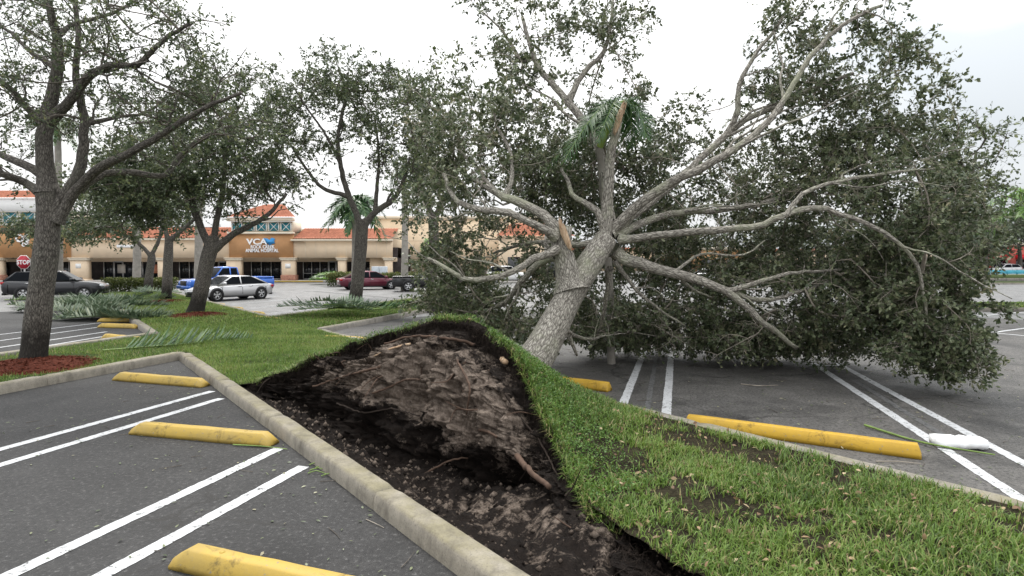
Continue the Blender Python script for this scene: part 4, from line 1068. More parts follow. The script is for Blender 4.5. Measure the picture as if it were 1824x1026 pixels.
palm_px('palm with drooping head and pale trunk behind the forked tree', 632, 372, 36, 0.24, 26, 2.0, wind=(-.05, 0, -.3), shaft=.5, lw=.06)
palm_px('palm with slender grey trunk in front of the beige store wall', 720, 330, 44, 0.24, 9, 2.3)
palm_px('small bright palm with low head against the beige wall', 765, 440, 50, 0.12, 10, 1.7, mat=M_FROND_LIME, shaft=.2, leaf=.5)
palm_px('thin palm far behind the fallen stems', 972, 340, 60, 0.18, 9, 2.2, mat=M_FROND_LIME)
pb_ = P(1090, 500, 12.2); pb_[2] = 0
palm('royal palm with bright green crownshaft leaning behind the broken upright stem', pb_, P(1068, 262, 10.6), 0.075, 10, 1.05, M_FROND, (-.4, 0, -.6), 1.0, .4, .012, head=P(1101, 184, 10.3))
b_ = P(1868, 480, 24); b_[2] = 0
palm('leaning bright green palm cut by the right edge of the picture', b_, P(1862, 372, 24), 0.16, 18, 2.3, M_FROND_LIME, (-.25, 0, -.05), .4, .7, .05)
# ================================================================== wheel stops
def wheel_stop(label, a, b, mat, hgt=0.14, wid=0.2, taper=0.12, group=None, extra=0.0):
    """a, b: ground points of the two ends"""
    a, b = np.array(a[:2]), np.array(b[:2]); c = (a + b) / 2; d = b - a; Ln = np.linalg.norm(d) + extra
    ang = math.atan2(d[1], d[0])
    T = thing('wheel_stop', label, 'wheel stop', (c[0], c[1], 0), ang, group)
    h = Ln / 2; rows = []
    for x in np.concatenate([[-h, -h + taper * .5, -h + taper], np.linspace(-h + taper, h - taper, 9)[1:-1], [h - taper, h - taper * .5, h]]):
        k = min(1.0, (h - abs(x)) / taper if taper > 0 else 1); k = 0.45 + 0.55 * min(1, k * 1.1); wz = hgt * k
        j = random.gauss(0, .002)
        pr = [(-wid / 2, 0.002), (-wid / 2, wz * .35), (-wid * .3, wz * .93), (-wid * .22, wz), (wid * .22, wz), (wid * .3, wz * .93), (wid / 2, wz * .35), (wid / 2, 0.002)]
        rows.append([(x, y + j, z + (j if z > .01 else 0)) for y, z in pr])
    MB().loft(rows).make('block', mat, T, local=True)
    for s in (-1, 1):
        MB().cyl((s * h * .62, 0, hgt * .96), (s * h * .62, 0, hgt + .004), .022, .018, 8).make('rebar_cap', M_YEL_OLD, T, local=True)
    return T
_wd = unit((G(645, 1024, .14) - G(345, 961, .14))[:2])
wheel_stop('worn yellow wheel stop nearest the camera at the bottom edge', G(322, 1002), G(322, 1002)[:2] + _wd * 2.0, M_YEL_OLD)
wheel_stop('worn yellow wheel stop between the two pairs of near white lines', G(242, 770), G(488, 793), M_YEL_OLD)
wheel_stop('small-looking yellow wheel stop in the kerb corner by the mulched tree', G(209, 676), G(366, 689), M_YEL_OLD)
wheel_stop('bright yellow wheel stop beyond the grass beside the white foam block', G(1222, 758), G(1640, 815), M_YEL, 0.145, 0.19, 0.03)
wheel_stop('bright yellow wheel stop half hidden by the grassy mound near the trunk', G(985, 684), G(1086, 697), M_YEL, 0.145, 0.19, 0.03)
wheel_stop('yellow wheel stop in the empty stall behind the torn soil', G(575, 606), G(655, 610), M_YEL_OLD)
for (a, b, lab) in [((176, 573), (238, 573), 'yellow wheel stop furthest along the kerb by the frond heap'), ((178, 583), (244, 585), 'chipped pale yellow wheel stop second from the frond heap'), ((186, 603), (250, 609), 'yellow wheel stop under the butt of the big green frond')]:
    wheel_stop(lab, G(*a), G(*b), M_YEL_OLD)
for (a, b, lab) in [((362, 541), (400, 546), 'far wheel stop just in front of the silver sedan'), ((388, 549), (432, 553), 'far wheel stop second from the silver sedan'), ((425, 558), (470, 562), 'far wheel stop third from the silver sedan'), ((452, 569), (500, 573), 'far wheel stop nearest the forked tree frond heap')]:
    wheel_stop(lab, G(*a), G(*b), M_YEL_OLD)

# ================================================================== red mulch rings
def mulch_ring(c, r, label):
    n, m = 40, 9; a = np.linspace(0, 2 * PI, n, endpoint=False); rr = np.linspace(0.02, 1, m)
    R_ = r * (1 + 0.12 * vnoise(np.cos(a) * 2 + c[0], np.sin(a) * 2, 5))
    V = np.zeros((m, n, 3))
    for i, t in enumerate(rr):
        x, y = c[0] + np.cos(a) * R_ * t, c[1] + np.sin(a) * R_ * t
        V[i, :, 0] = x; V[i, :, 1] = y; V[i, :, 2] = 0.145 + 0.09 * (1 - t ** 2) - (0.06 if i == m - 1 else 0) + 0.025 * vnoise(x * 5, y * 5, 6, 3)
    i, j = np.meshgrid(np.arange(m - 1), np.arange(n), indexing='ij'); jn = (j + 1) % n
    Fq = np.stack([i * n + j, i * n + jn, (i + 1) * n + jn, (i + 1) * n + j], -1).reshape(-1, 4)[:, ::-1]
    o = build('mulch_bed', V.reshape(-1, 3), Fq, M_MULCH, smooth=True); o['kind'] = 'structure'
    k = int(1500 * r * r); aa = RNG.uniform(0, 2 * PI, k); q = np.sqrt(RNG.random(k)) * r * 1.02
    pos = np.stack([c[0] + np.cos(aa) * q, c[1] + np.sin(aa) * q, 0.16 + 0.09 * (1 - (q / r) ** 2)], 1)
    V2, F2 = leaf_geo(pos, rand_dirs(k, zbias=0.0) * np.array([1, 1, .35]), rand_dirs(k, zbias=1.5), RNG.uniform(.04, .1, k), RNG.uniform(.012, .028, k))
    tag(build('mulch_chips', V2, F2, M_MULCH, kind='stuff'), label, 'mulch')
mulch_ring(G(60, 652, .13), 1.02, 'red wood chips round the foot of the big grey tree')
mulch_ring(G(354, 562, .13), 1.0, 'red wood chips round the leaning dark trunk')
mulch_ring(G(297, 538, .13), 1.0, 'red wood chips round the slim straight trunk by the blue pickup')

# ================================================================== palm fronds and litter on the ground
def ground_frond(label, base, ang, length, mat, group, lift=0.0, tiltz=0.06, leaf=.55, n=46, lw=.04, flat=.25):
    base = np.array(base, float)
    T = thing('palm_frond', label, 'palm frond', (base[0], base[1], 0), 0, group)
    b = base + np.array([0, 0, .05 + lift])
    (Vr, Fr), (Vl, Fl, tint) = frond_mesh(b, (math.cos(ang), math.sin(ang), tiltz), length, tiltz * .9 + .02, n, leaf, lw, flat=flat, rise=.75, hang=.15, rr=.8)
    build('stalk', Vr, [Fr], M_STALK, T, smooth=True)
    build('leaflets', Vl, Fl, mat, T, attrs={'tint': tint}, kind='stuff')
f0, f1 = G(183, 626, .13), G(452, 602, .13)
ground_frond('large fresh green palm frond lying across the grass behind the kerb corner', f0, math.atan2(f1[1] - f0[1], f1[0] - f0[0]), float(np.linalg.norm(f1 - f0)), M_FROND, None, -.03, .0, .9, 66, .032, 0.0)
for k in range(44):
    px = random.uniform(95, 225); py = random.uniform(538, 572)
    ground_frond('one of the tangled grey-green fronds heaped beside the dark SUV', G(px, py), random.uniform(-.9, 1.1) + (PI if random.random() < .45 else 0), random.uniform(1.3, 2.3), M_FROND_GREY, 'fronds heaped beside the dark SUV', random.uniform(0, .14), random.uniform(0, .16), .85, 58, .04)
for k in range(8):
    px = random.uniform(240, 335); py = random.uniform(530, 545)
    ground_frond('one of the loose fronds between the slim trunks', G(px, py), random.uniform(0, 6.28), random.uniform(1.4, 2.4), M_FROND_GREY, 'fronds between the slim trunks', random.uniform(.1, .5), random.uniform(0, .15), .6, 28, .05)
for k in range(6):
    px = random.uniform(0, 60); py = random.uniform(538, 552)
    ground_frond('one of the fronds lying behind the dark SUV tail', G(px, py), random.uniform(-.4, .4), random.uniform(1.4, 2.2), M_FROND_GREY, 'fronds behind the dark SUV tail', random.uniform(0, .2), .03, .6, 28, .05)
for k in range(13):
    px = random.uniform(545, 705); py = random.uniform(556, 566)
    ground_frond('one of the dry fronds heaped round the forked trunk', G(px, py, .13) + np.array([0, 0, .13]), random.choice([0, PI]) + random.uniform(-.5, .5), random.uniform(1.5, 2.7), random.choice([M_FROND_GREY, M_FROND]), 'fronds round the forked trunk', random.uniform(0, .3), random.uniform(.02, .2), .65, 32, .045)
for k in range(9):
    px = random.uniform(575, 620); py = random.uniform(500, 511)
    ground_frond('one of the green fronds piled behind the maroon sedan', G(px, py), random.uniform(2.4, 3.9), random.uniform(2.0, 3.2), M_FROND_LIME if k % 2 else M_FROND, 'fronds piled behind the maroon sedan', random.uniform(.2, 1.0), random.uniform(.0, .2), .8, 28, .07)
def stick(label, pts, r, mat, name='stick', cat='stick', group=None):
    p = smooth_path(pts, .08); V, Fq, tc = tube_np(p, np.linspace(r, r * .5, len(p)), 6)
    o = build(name, V, [Fq], mat, smooth=True); tag(o, label, cat, group)
stick('long green frond stalk lying across the stall by the foam block', [G(1540, 757, .03), G(1620, 782, .02), G(1680, 795, .05), G(1772, 810, .02)], .016, M_STALK, 'frond_stalk', 'stalk')
stick('thin green stalk along the tip of the middle left wheel stop', [G(415, 792, .02), G(470, 795, .02), G(512, 800, .02)], .008, M_STALK, 'frond_stalk', 'stalk')
stick('pale bare twig on the asphalt under the fallen crown', [G(1320, 684, .01), G(1350, 687, .02), G(1386, 686, .01)], .01, M_TWIG, 'twig', 'twig')
stick('short twig lying in front of the bright yellow wheel stop', [G(1560, 822, .01), G(1600, 822, .02), G(1640, 826, .01)], .007, M_TWIG, 'twig', 'twig')
stick('small twig on the dark asphalt left of the kerb', [G(652, 925, .006), G(668, 932, .012), G(684, 940, .006)], .004, M_TWIG, 'twig', 'twig')
for k in range(7):
    c = G(555 + random.uniform(-8, 25), 818 + k * 5, 0.01)
    stick('one of the torn grass blades lying against the kerb foot', [c, c + [.08, .02, .02], c + [.16 + .05 * random.random(), -.1 + .1 * random.random(), 0.0]], .006, M_STALK, 'torn_blade', 'grass blade', 'torn blades at the kerb foot')
mb = MB()
rows = []
for k, x in enumerate(np.linspace(-.26, .26, 9)):
    e = 1 - .35 * (abs(x) / .26) ** 6; rows.append([(x + random.gauss(0, .004), y * e + random.gauss(0, .006), max(.005, z + random.gauss(0, .006))) for y, z in [(-.13, .01), (-.14, .06), (-.115, .105), (0, .12), (.11, .105), (.13, .06), (.125, .01)]])
mb.loft(rows)
fb = G(1706, 796)
FB = mb.make('foam_block', M_FOAM, local=True); FB.location = (fb[0], fb[1], 0.004); FB.rotation_euler = (0, 0, math.radians(-12))
tag(FB, 'white foam block lying on the parking line beyond the grass', 'foam block')
# fallen leaves and small litter
n = 3800
lx = RNG.uniform(-7, 11, n); ly = RNG.uniform(3.6, 15, n); pu = np.stack([lx, ly], 1) - O2; uu, ww = pu @ U2, pu @ W2
ok = (ww < -0.02) & (ww > -9) & (RNG.random(n) < np.exp(ww * .5) + .12) | (ww > 4.3)
lp = np.stack([lx[ok], ly[ok], np.full(ok.sum(), .011)], 1); n = len(lp)
V, Fc = leaf_geo(lp, unit(rand_dirs(n) * np.array([1, 1, .12])), rand_dirs(n, zbias=4), RNG.uniform(.02, .06, n), RNG.uniform(.008, .022, n), .08)
Vs, Fs, k0 = [], [], 0
for k in range(150):
    c = lp[random.randrange(len(lp))] + np.array([.1, .1, .0]); a = random.uniform(0, 6.28); l = random.uniform(.05, .28)
    e = np.array([math.cos(a), math.sin(a), 0]) * l
    V2, F2, tc = tube_np(np.array([c, c + e * .5 + RNG.normal(0, .012, 3) * [1, 1, .2], c + e]), np.array([.004, .003, .0015]), 4); V2[:, 2] = np.maximum(V2[:, 2], .006)
    Vs.append(V2); Fs.append(F2 + k0); k0 += len(V2)
tag(build('twig_litter', np.concatenate(Vs), np.concatenate(Fs), M_TWIG_DARK, kind='stuff'), 'short broken twigs strewn over the asphalt stalls', 'twigs')
tag(build('leaf_litter', V, Fc, M_LEAF_OAK, attrs={'tint': np.repeat(np.clip(RNG.normal(.5, .35, n), 0, 1), 6)}, kind='stuff'), 'small fallen leaves strewn over the asphalt stalls', 'leaves')
u_ = RNG.uniform(U_E0 - 2, U_E1, 900); w_ = RNG.uniform(1, 4, 900); okk = w_ > w_edge(u_); u_, w_ = u_[okk], w_[okk]; n = len(u_)
q_ = O2 + u_[:, None] * U2 + w_[:, None] * W2; lp = np.concatenate([q_, (turf_z(u_, w_) + .035)[:, None]], 1)
V, Fc = leaf_geo(lp, unit(rand_dirs(n) * np.array([1, 1, .3])), rand_dirs(n, zbias=2), RNG.uniform(.03, .07, n), RNG.uniform(.02, .035, n), .25)
M_DEAD = leafy('dead_leaves', [(0, (.1, .05, .03)), (.6, (.26, .17, .09)), (1, (.42, .33, .2))], .6, .15)
tag(build('leaf_litter', V, Fc, M_DEAD, attrs={'tint': np.repeat(RNG.random(n), 6)}, kind='stuff'), 'dry brown leaves caught in the near grass', 'leaves')

# ================================================================== shrubs
def hedge(label, a, b, wid, hgt, n, mat, L=.12):
    a, b = np.array(a[:2]), np.array(b[:2]); T = thing('hedge', label, 'hedge', (*(a + b) / 2, 0))
    d = (b - a); nn = np.array([-d[1], d[0]]) / np.linalg.norm(d)
    t = RNG.random(n); s = RNG.uniform(-1, 1, n); z = RNG.random(n) ** .6
    q = a + d * t[:, None] + nn * (s * wid / 2)[:, None]
    hh = hgt * (1 + .12 * vnoise(q[:, 0] * .8, q[:, 1] * .8, 12))
    pos = np.concatenate([q, (z * hh)[:, None]], 1)
    V, Fc = leaf_geo(pos, rand_dirs(n, zbias=.5), rand_dirs(n, zbias=1), L * RNG.uniform(.6, 1.3, n), L * .5 * RNG.uniform(.7, 1.2, n))
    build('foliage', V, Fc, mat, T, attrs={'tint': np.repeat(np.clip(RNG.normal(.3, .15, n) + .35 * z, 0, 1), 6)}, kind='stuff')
    for k in range(8):
        p = a + d * (k + .5) / 8; V, Fq, tc = tube_np(np.array([[*p, 0], [p[0] + .1, p[1], hgt * .45], [p[0] + .05, p[1] + .1, hgt * .8]]), np.array([.04, .03, .015]), 6)
        build('stem', V, [Fq], M_TWIG_DARK, T)
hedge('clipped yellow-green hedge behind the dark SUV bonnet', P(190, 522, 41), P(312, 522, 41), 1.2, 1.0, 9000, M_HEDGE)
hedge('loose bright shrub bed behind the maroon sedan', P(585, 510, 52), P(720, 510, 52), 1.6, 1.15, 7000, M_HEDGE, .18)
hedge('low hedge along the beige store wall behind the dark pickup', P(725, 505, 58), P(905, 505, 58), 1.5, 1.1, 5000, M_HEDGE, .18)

# ================================================================== buildings
M_CREAM = plain('cream_stucco', (0.72, 0.575, 0.42), .9, .2, var=.06, scale=1.2)
M_BEIGE = plain('beige_stucco', (0.7, 0.56, 0.4), .9, .2, var=.06, scale=.8)
M_ORANGE = plain('orange_stucco', (0.46, 0.255, 0.125), .9, .2, var=.08, scale=1.5)
M_TRIM = plain('pale_trim', (0.7, 0.62, 0.5), .85, .2, var=.05)
M_WHITE = plain('white_paint', (0.78, 0.78, 0.77), .6, .3, var=.04)
M_TEAL = plain('teal_glass', (0.03, 0.2, 0.25), .15, .5, var=.15)
M_GLASS = plain('dark_shop_glass', (0.012, 0.014, 0.017), .06, .5, var=.3)
M_ALU = plain('aluminium', (0.5, 0.5, 0.5), .45, .4, .6, var=.08)
M_BRICK = plain('red_stone', (0.34, 0.17, 0.12), .9, .2, var=.35, scale=6)
M_DARKIN = plain('shop_interior', (0.05, 0.042, 0.04), .9, .1, var=.3)
M_WALK = plain('walkway_concrete', (0.42, 0.4, 0.37), .85, .2, var=.1)
M_REDROOF = plain('terracotta_tiles', (0.4, 0.155, 0.095), .8, .25, var=.28, scale=2.5)
M_SIGNW = plain('white_sign_letters', (0.85, 0.85, 0.86), .4, .4, var=.02)
M_SIGNB = plain('blue_sign_shape', (0.04, 0.27, 0.6), .4, .4, var=.05)
YB, YS = 65.0, 67.6
def bx(px): return (px - CX) * YB / F_PX
def bz(py): return float(P(600, py, YB)[2])
def tile_roof(parent, x0, x1, y0, y1, z0, z1, hip=0.0, name='roof'):
    n = int((x1 - x0) / .075); m = 9
    xs = np.linspace(0, 1, n)[None, :]; rows = []
    V = []
    for i in range(m):
        t0, t1 = i / m, (i + 1) / m
        for t, dz in ((t0, .05), (t1, 0.0)):
            xa = x0 + hip * t; xb = x1 - hip * t
            X = xa + (xb - xa) * xs[0]; Z = z0 + (z1 - z0) * t + dz + .05 * np.abs(np.sin(X * PI / .3))
            V.append(np.stack([X, np.full(n, y0 + (y1 - y0) * t), Z], 1))
    V = np.concatenate(V)
    return build(name, V, grid_faces(2 * m, n)[:, ::-1], M_REDROOF, parent)
def text_mesh(s, size, mat, parent, x, y, z, depth=.08, bold=.012, name='lettering', squash=1.0):
    cu = bpy.data.curves.new('lettering', 'FONT'); cu.body = s; cu.size = size; cu.extrude = depth / 2; cu.align_x = 'CENTER'; cu.offset = bold; cu.resolution_u = 3
    tmp = bpy.data.objects.new('lettering_tmp', cu); COL.objects.link(tmp)
    bpy.context.view_layer.update()
    me = bpy.data.meshes.new_from_object(tmp.evaluated_get(bpy.context.evaluated_depsgraph_get()))
    bpy.data.objects.remove(tmp); me.materials.clear(); me.materials.append(mat)
    o = bpy.data.objects.new(name, me); COL.objects.link(o); o.parent = parent
    L0 = root_of(parent).location
    o.location = (x - L0[0], y - L0[1], z - L0[2]); o.rotation_euler = (PI / 2, 0, 0); o.scale = (squash, 1, 1)
    return o
zs = bz(459)     # soffit height
STORE = thing('shopping_plaza', 'long cream and orange shopping plaza with red tile roofs behind the parked cars', 'building', (bx(350), YB, 0))
XL, XR = bx(-190), bx(699)
MB().box(XL, XR, YS + .25, YS + 9, 0, zs + 1.2).make('rear_wall', M_DARKIN, STORE)
MB().box(XL, XR, YB - .9, YS + .2, 0.0, .16).make('walkway', M_WALK, STORE)
MB().box(XL, XR, YB + .35, YS + .2, zs - .02, zs + .05).make('soffit', M_TRIM, STORE)
MB().box(XL, XR, YS - .02, YS + .24, zs - .45, zs - .03).make('storefront_header', M_CREAM, STORE)
tag(MB().box(bx(470), bx(580), YB - 1.12, YB - .92, 0, .15).make('painted_kerb', M_YEL_OLD), kind='structure')
MB().box(bx(-190), bx(128), YB - .05, YB + .32, zs, bz(400)).make('orange_fascia', M_ORANGE, STORE)
MB().box(bx(128), bx(410), YB, YB + .3, zs + .01, bz(428)).make('cream_fascia', M_CREAM, STORE)
MB().box(bx(410), bx(523), YB - .1, YB + .34, zs + .005, bz(416)).make('orange_fascia', M_ORANGE, STORE)
MB().box(bx(523), XR, YB, YB + .3, zs + .01, bz(429)).make('cream_fascia', M_CREAM, STORE)
for (a, b_, y0, y1, pr) in [(126, 412, 428, 425, .35), (521, 700, 429.5, 426.5, .4), (408, 525, 417, 413.5, .25), (408, 525, 394, 388, .3), (-190, 131, 376, 354, .25), (-190, 131, 402, 399, .2)]:
    MB().box(bx(a), bx(b_), YB - .1 - pr, YB + .3, bz(y0), bz(y1), .03).make('cornice', M_TRIM if a > 0 else M_WHITE, STORE)
for k in range(9):
    x = 545 + k * 18
    if x < 695: MB().box(bx(x), bx(x) + .04, YB - .012, YB + .01, zs + .02, bz(430)).make('fascia_joint', M_TRIM, STORE)
tile_roof(STORE, bx(128), bx(408), YB - .45, YB + 3.2, bz(424.5), bz(402)); tile_roof(STORE, bx(525), bx(701), YB - .5, YB + 3.4, bz(426), bz(404))
tile_roof(STORE, bx(402), bx(531), YB - .6, YB + 4, bz(388), bz(358), hip=3.0); tile_roof(STORE, bx(-190), bx(136), YB - .6, YB + 4, bz(354), bz(332), hip=2.6)
MB().box(bx(128), XR, YB + 3.2, YB + 9, zs, bz(405)).make('parapet', M_BEIGE, STORE)
for (a, b_, y0, y1, nn) in [(412, 521, 413, 394.5, 5), (-180, 128, 399, 376.5, 10)]:
    MB().box(bx(a), bx(b_), YB + .2, YB + 3, bz(y0), bz(y1)).make('clerestory_wall', M_TRIM, STORE)
    for k in range(nn):
        xa, xb = bx(a) + (bx(b_) - bx(a)) * (k + .06) / nn, bx(a) + (bx(b_) - bx(a)) * (k + .94) / nn; za, zb = bz(y0) + .1, bz(y1) - .1
        wdw = MB().box(xa, xb, YB + .14, YB + .195, za, zb).make('clerestory_window', M_TEAL, STORE)
        fm = MB().box(xa, xa + .1, YB + .08, YB + .135, za, zb).box(xb - .1, xb, YB + .08, YB + .135, za, zb)
        fm.loft([[(xa + .1, YB + .09, za), (xa + .18, YB + .09, za), (xa + .18, YB + .13, za), (xa + .1, YB + .13, za)], [(xb - .18, YB + .09, zb), (xb - .1, YB + .09, zb), (xb - .1, YB + .13, zb), (xb - .18, YB + .13, zb)]])
        fm.loft([[(xa + .1, YB + .075, zb), (xa + .18, YB + .075, zb), (xa + .18, YB + .088, zb), (xa + .1, YB + .088, zb)], [(xb - .18, YB + .075, za), (xb - .1, YB + .075, za), (xb - .1, YB + .088, za), (xb - .18, YB + .088, za)]])
        fm.make('frame', M_WHITE, wdw)
cols = [(-120, -94, 0), (-22, 4, 1), (128, 157, 0), (283, 297, 0), (405, 430, 1), (503, 526, 1), (603, 616, 0), (686, 698, 0)]
for (a, b_, br) in cols:
    C_ = MB().box(bx(a), bx(b_), YB - .2, YB + .55, .0, zs).make('column', M_CREAM, STORE)
    MB().box(bx(a) - .12, bx(b_) + .12, YB - .32, YB + .67, zs - .3, zs - .1, .03).box(bx(a) - .2, bx(b_) + .2, YB - .4, YB + .75, zs - .098, zs - .001, .02).make('cap', M_TRIM, C_)
    MB().box(bx(a) - .1, bx(b_) + .1, YB - .3, YB + .65, .0, .75 if br else .3, .03).make('base', M_BRICK if br else M_CREAM, C_)
    if a in (128, 503): MB().box((bx(a) + bx(b_)) / 2 - .3, (bx(a) + bx(b_)) / 2 + .3, YB - .225, YB - .205, 1.5, 2.0).make('notice', M_WHITE, C_)
def glass_run(px0, px1, npan, door=None):
    x0, x1 = bx(px0), bx(px1); s = (x1 - x0) / npan
    for k in range(npan):
        xa, xb = x0 + k * s, x0 + (k + 1) * s
        W_ = MB().box(xa + .04, xb - .04, YS - .03, YS + .0, .3, zs - .5).make('shop_window' if k != door else 'shop_door', M_GLASS, STORE)
        f = MB().box(xa - .04, xa + .038, YS - .09, YS + .01, .16, zs - .46).box(xa + .04, xb - .04, YS - .08, YS - .032, .17, .29)
        if k == door: f.box(xa + .04, xb - .04, YS - .08, YS - .032, 2.15, 2.28).box(xa + .04, xa + .14, YS - .08, YS - .032, .3, 2.14).box(xb - .14, xb - .045, YS - .08, YS - .032, .3, 2.14)
        elif px0 > 430: f.box(xa + .04, xb - .04, YS - .075, YS - .032, .85, .92)
        f.make('frame', M_ALU, W_)
glass_run(-94, -22, 4, 2); glass_run(4, 128, 7, 2); glass_run(157, 283, 7, 1); glass_run(297, 405, 6, 4); glass_run(430, 503, 4); glass_run(526, 603, 5, 3); glass_run(616, 655, 2)
MB().box(bx(655), bx(686), YS - 1.6, YS + .2, .17, zs - .03).make('side_wall', M_CREAM, STORE)
for (x, c) in [(250, (.5, .2, .12)), (272, (.55, .45, .3)), (190, (.45, .42, .38))]:
    MB().box(bx(x) - .45, bx(x) + .45, YS - .12, YS - .1, .9, 1.9).make('window_poster', plain('poster', c, .6), STORE)
SG = thing('shop_sign', 'white and blue animal hospital lettering on the orange facade', 'sign', (bx(469), YB - .1, bz(440)))
text_mesh('VCA', .9, M_SIGNW, SG, bx(460), YB - .2, bz(435.5), .14, .02, squash=1.25)
text_mesh('ROCK CREEK', .52, M_SIGNW, SG, bx(470), YB - .2, bz(442.6), .1, .008, squash=.84)
text_mesh('ANIMAL HOSPITAL', .52, M_SIGNW, SG, bx(469), YB - .2, bz(449.2), .1, .008, squash=.82)
cxs, czs = bx(482), bz(430.5)
star = [(-.75, .45), (-.2, .4), (.0, .2), (.35, .5), (.75, .38), (.62, .0), (.75, -.2), (.35, -.3), (.1, -.55), (-.2, -.2), (-.6, -.25), (-.45, .1)]
MB().loft([[(cxs + x * .85, YB - .16, czs + z * .85) for x, z in star], [(cxs + x * .85, YB - .26, czs + z * .85) for x, z in star]]).make('blue_emblem', M_SIGNB, SG)
SG2 = thing('shop_sign', 'partly hidden white letters ending in OS on the leftmost orange facade', 'sign', (bx(35), YB - .06, bz(430)))
text_mesh('OS', 1.2, M_SIGNW, SG2, bx(44), YB - .15, bz(431), .12, .03)
text_mesh('OF', .6, M_SIGNW, SG2, bx(49), YB - .15, bz(439), .12, .02)
SG3 = thing('shop_sign', 'small white lettering strip on the cream fascia behind the hedge palm', 'sign', (bx(225), YB - .02, bz(438)))
MB().box(bx(210), bx(241), YB - .12, YB - .02, bz(441), bz(436), .03).make('letter_strip', M_SIGNW, SG3)
# tall beige store
YH = 78.0
def hx(px): return (px - CX) * YH / F_PX
def hz(py): return float(P(800, py, YH)[2])
BIGB = thing('beige_store', 'tall plain beige store block between the plaza wing and the fallen crown', 'building', (hx(820), YH, 0))
MB().box(hx(668), hx(985), YH, YH + 25, 0, hz(390)).make('wall', M_BEIGE, BIGB)
MB().box(hx(666), hx(987), YH - .25, YH + 25.2, hz(390), hz(385)).make('parapet', M_TRIM, BIGB)
for k in range(4): MB().box(hx(668), hx(985), YH - .03, YH - .002, 1.8 + k * 1.6, 1.83 + k * 1.6).make('wall_joint', M_TRIM, BIGB)
MB().box(hx(890), hx(1010), YH - 6, YH - .3, 0, hz(425)).make('entrance_wing', M_CREAM, BIGB)
tile_roof(BIGB, hx(885), hx(1015), YH - 6.4, YH - 2, hz(425), hz(400), hip=2)
for k in range(3): MB().box(hx(905 + k * 30), hx(925 + k * 30), YH - 6.05, YH - 6.01, .3, 2.8).make('window', M_GLASS, BIGB)
def far_shop(label, px0, px1, Y, top, mat, roofm, awn=None):
    f = Y / F_PX; x0, x1 = (px0 - CX) * f, (px1 - CX) * f; zt = float(P(900, top, Y)[2])
    T = thing('far_shop', label, 'building', ((x0 + x1) / 2, Y, 0))
    MB().box(x0, x1, Y, Y + 14, 0, zt).make('wall', mat, T)
    MB().box(x0 - .4, x1 + .4, Y - .4, Y + 14.4, zt, zt + .7).make('parapet', roofm, T)
    n = max(3, int((x1 - x0) / 5))
    for k in range(n):
        a = x0 + (x1 - x0) * (k + .2) / n; b_ = x0 + (x1 - x0) * (k + .8) / n
        MB().box(a, b_, Y - .06, Y - .01, .6, 2.9).make('window', M_GLASS, T)
        if awn: MB().add([(a - .2, Y - .02, 4.2), (b_ + .2, Y - .02, 4.2), (b_ + .2, Y - 1.6, 3.1), (a - .2, Y - 1.6, 3.1), (a - .2, Y - .02, 3.1), (b_ + .2, Y - .02, 3.1)], [(0, 3, 2, 1), (0, 4, 3), (1, 2, 5), (3, 4, 5, 2), (0, 1, 5, 4)]).make('awning', awn, T)
M_REDW = plain('red_wall', (.42, .1, .08), .85, .2); M_AWN = plain('red_awning', (.5, .02, .03), .7, .2)
far_shop('red-fronted building with awnings beyond the far verge', 1722, 1880, 150, 437, M_REDW, M_TRIM, M_AWN)
far_shop('orange building glimpsed through the middle of the fallen crown', 1195, 1330, 140, 445, M_ORANGE, M_TRIM)
far_shop('long pale building glimpsed behind the fallen crown', 1340, 1690, 150, 448, M_CREAM, M_REDROOF)
far_shop('low pale building glimpsed between fork and upright stem', 1020, 1180, 150, 446, M_BEIGE, M_REDROOF)
UB = thing('utility_boxes', 'pair of grey utility cabinets by the shrubs behind the maroon sedan', 'utility box', P(675, 500, 56) * np.array([1, 1, 0]))
x0 = P(662, 500, 56)[0]
for k in range(2): MB().box(x0 + k * .72, x0 + k * .72 + .69, 56, 56.6, 0, 1.75, .03).make('cabinet', plain('grey_steel', (.42, .46, .5), .5, .4), UB)

# stop sign
sp = P(42, 467, 40); SS = thing('stop_sign', 'red octagonal stop sign beside the dark SUV', 'stop sign', (sp[0], sp[1], 0))
M_STOP = plain('sign_red', (.42, .012, .03), .4, .4, var=.04)
def octa(r, y0, y1): return [[(sp[0] + r * math.cos(PI / 8 + k * PI / 4), y, sp[2] + r * math.sin(PI / 8 + k * PI / 4)) for k in range(8)] for y in (y0, y1)]
MB().loft(octa(.5, 40, 40.02)).make('rim', M_WHITE, SS); MB().loft(octa(.465, 39.985, 39.998)).make('face', M_STOP, SS)
text_mesh('STOP', .4, M_SIGNW, SS, sp[0], 39.975, sp[2] - .14, .012, .012, squash=.92)
MB().box(sp[0] - .035, sp[0] + .035, 40.03, 40.09, 0, sp[2] + .45).make('post', M_ALU, SS)
# blue barriers far right
for k in range(5):
    c = P(1766 + k * 17, 491, 100); B = thing('road_barrier', ['teal barrier nearest the far tree trunk', 'second teal barrier from the far tree trunk', 'middle teal barrier of the far row', 'fourth teal barrier from the far tree trunk', 'teal barrier at the very edge of the picture'][k], 'barrier', (c[0], 100, 0.0), 0, 'teal barriers in a far row')
    MB().loft([[(-.75, y, z) for y, z in [(-.3, 0), (-.28, .25), (-.12, .85), (.12, .85), (.28, .25), (.3, 0)]], [(.75, y, z) for y, z in [(-.3, 0), (-.28, .25), (-.12, .85), (.12, .85), (.28, .25), (.3, 0)]]]).make('body', plain('teal_plastic', (.02, .22, .3), .5, .4), B, local=True)
    MB().box(-.7, .7, -.3, -.285, .08, .2).make('pale_stripe', M_WHITE, B, local=True)

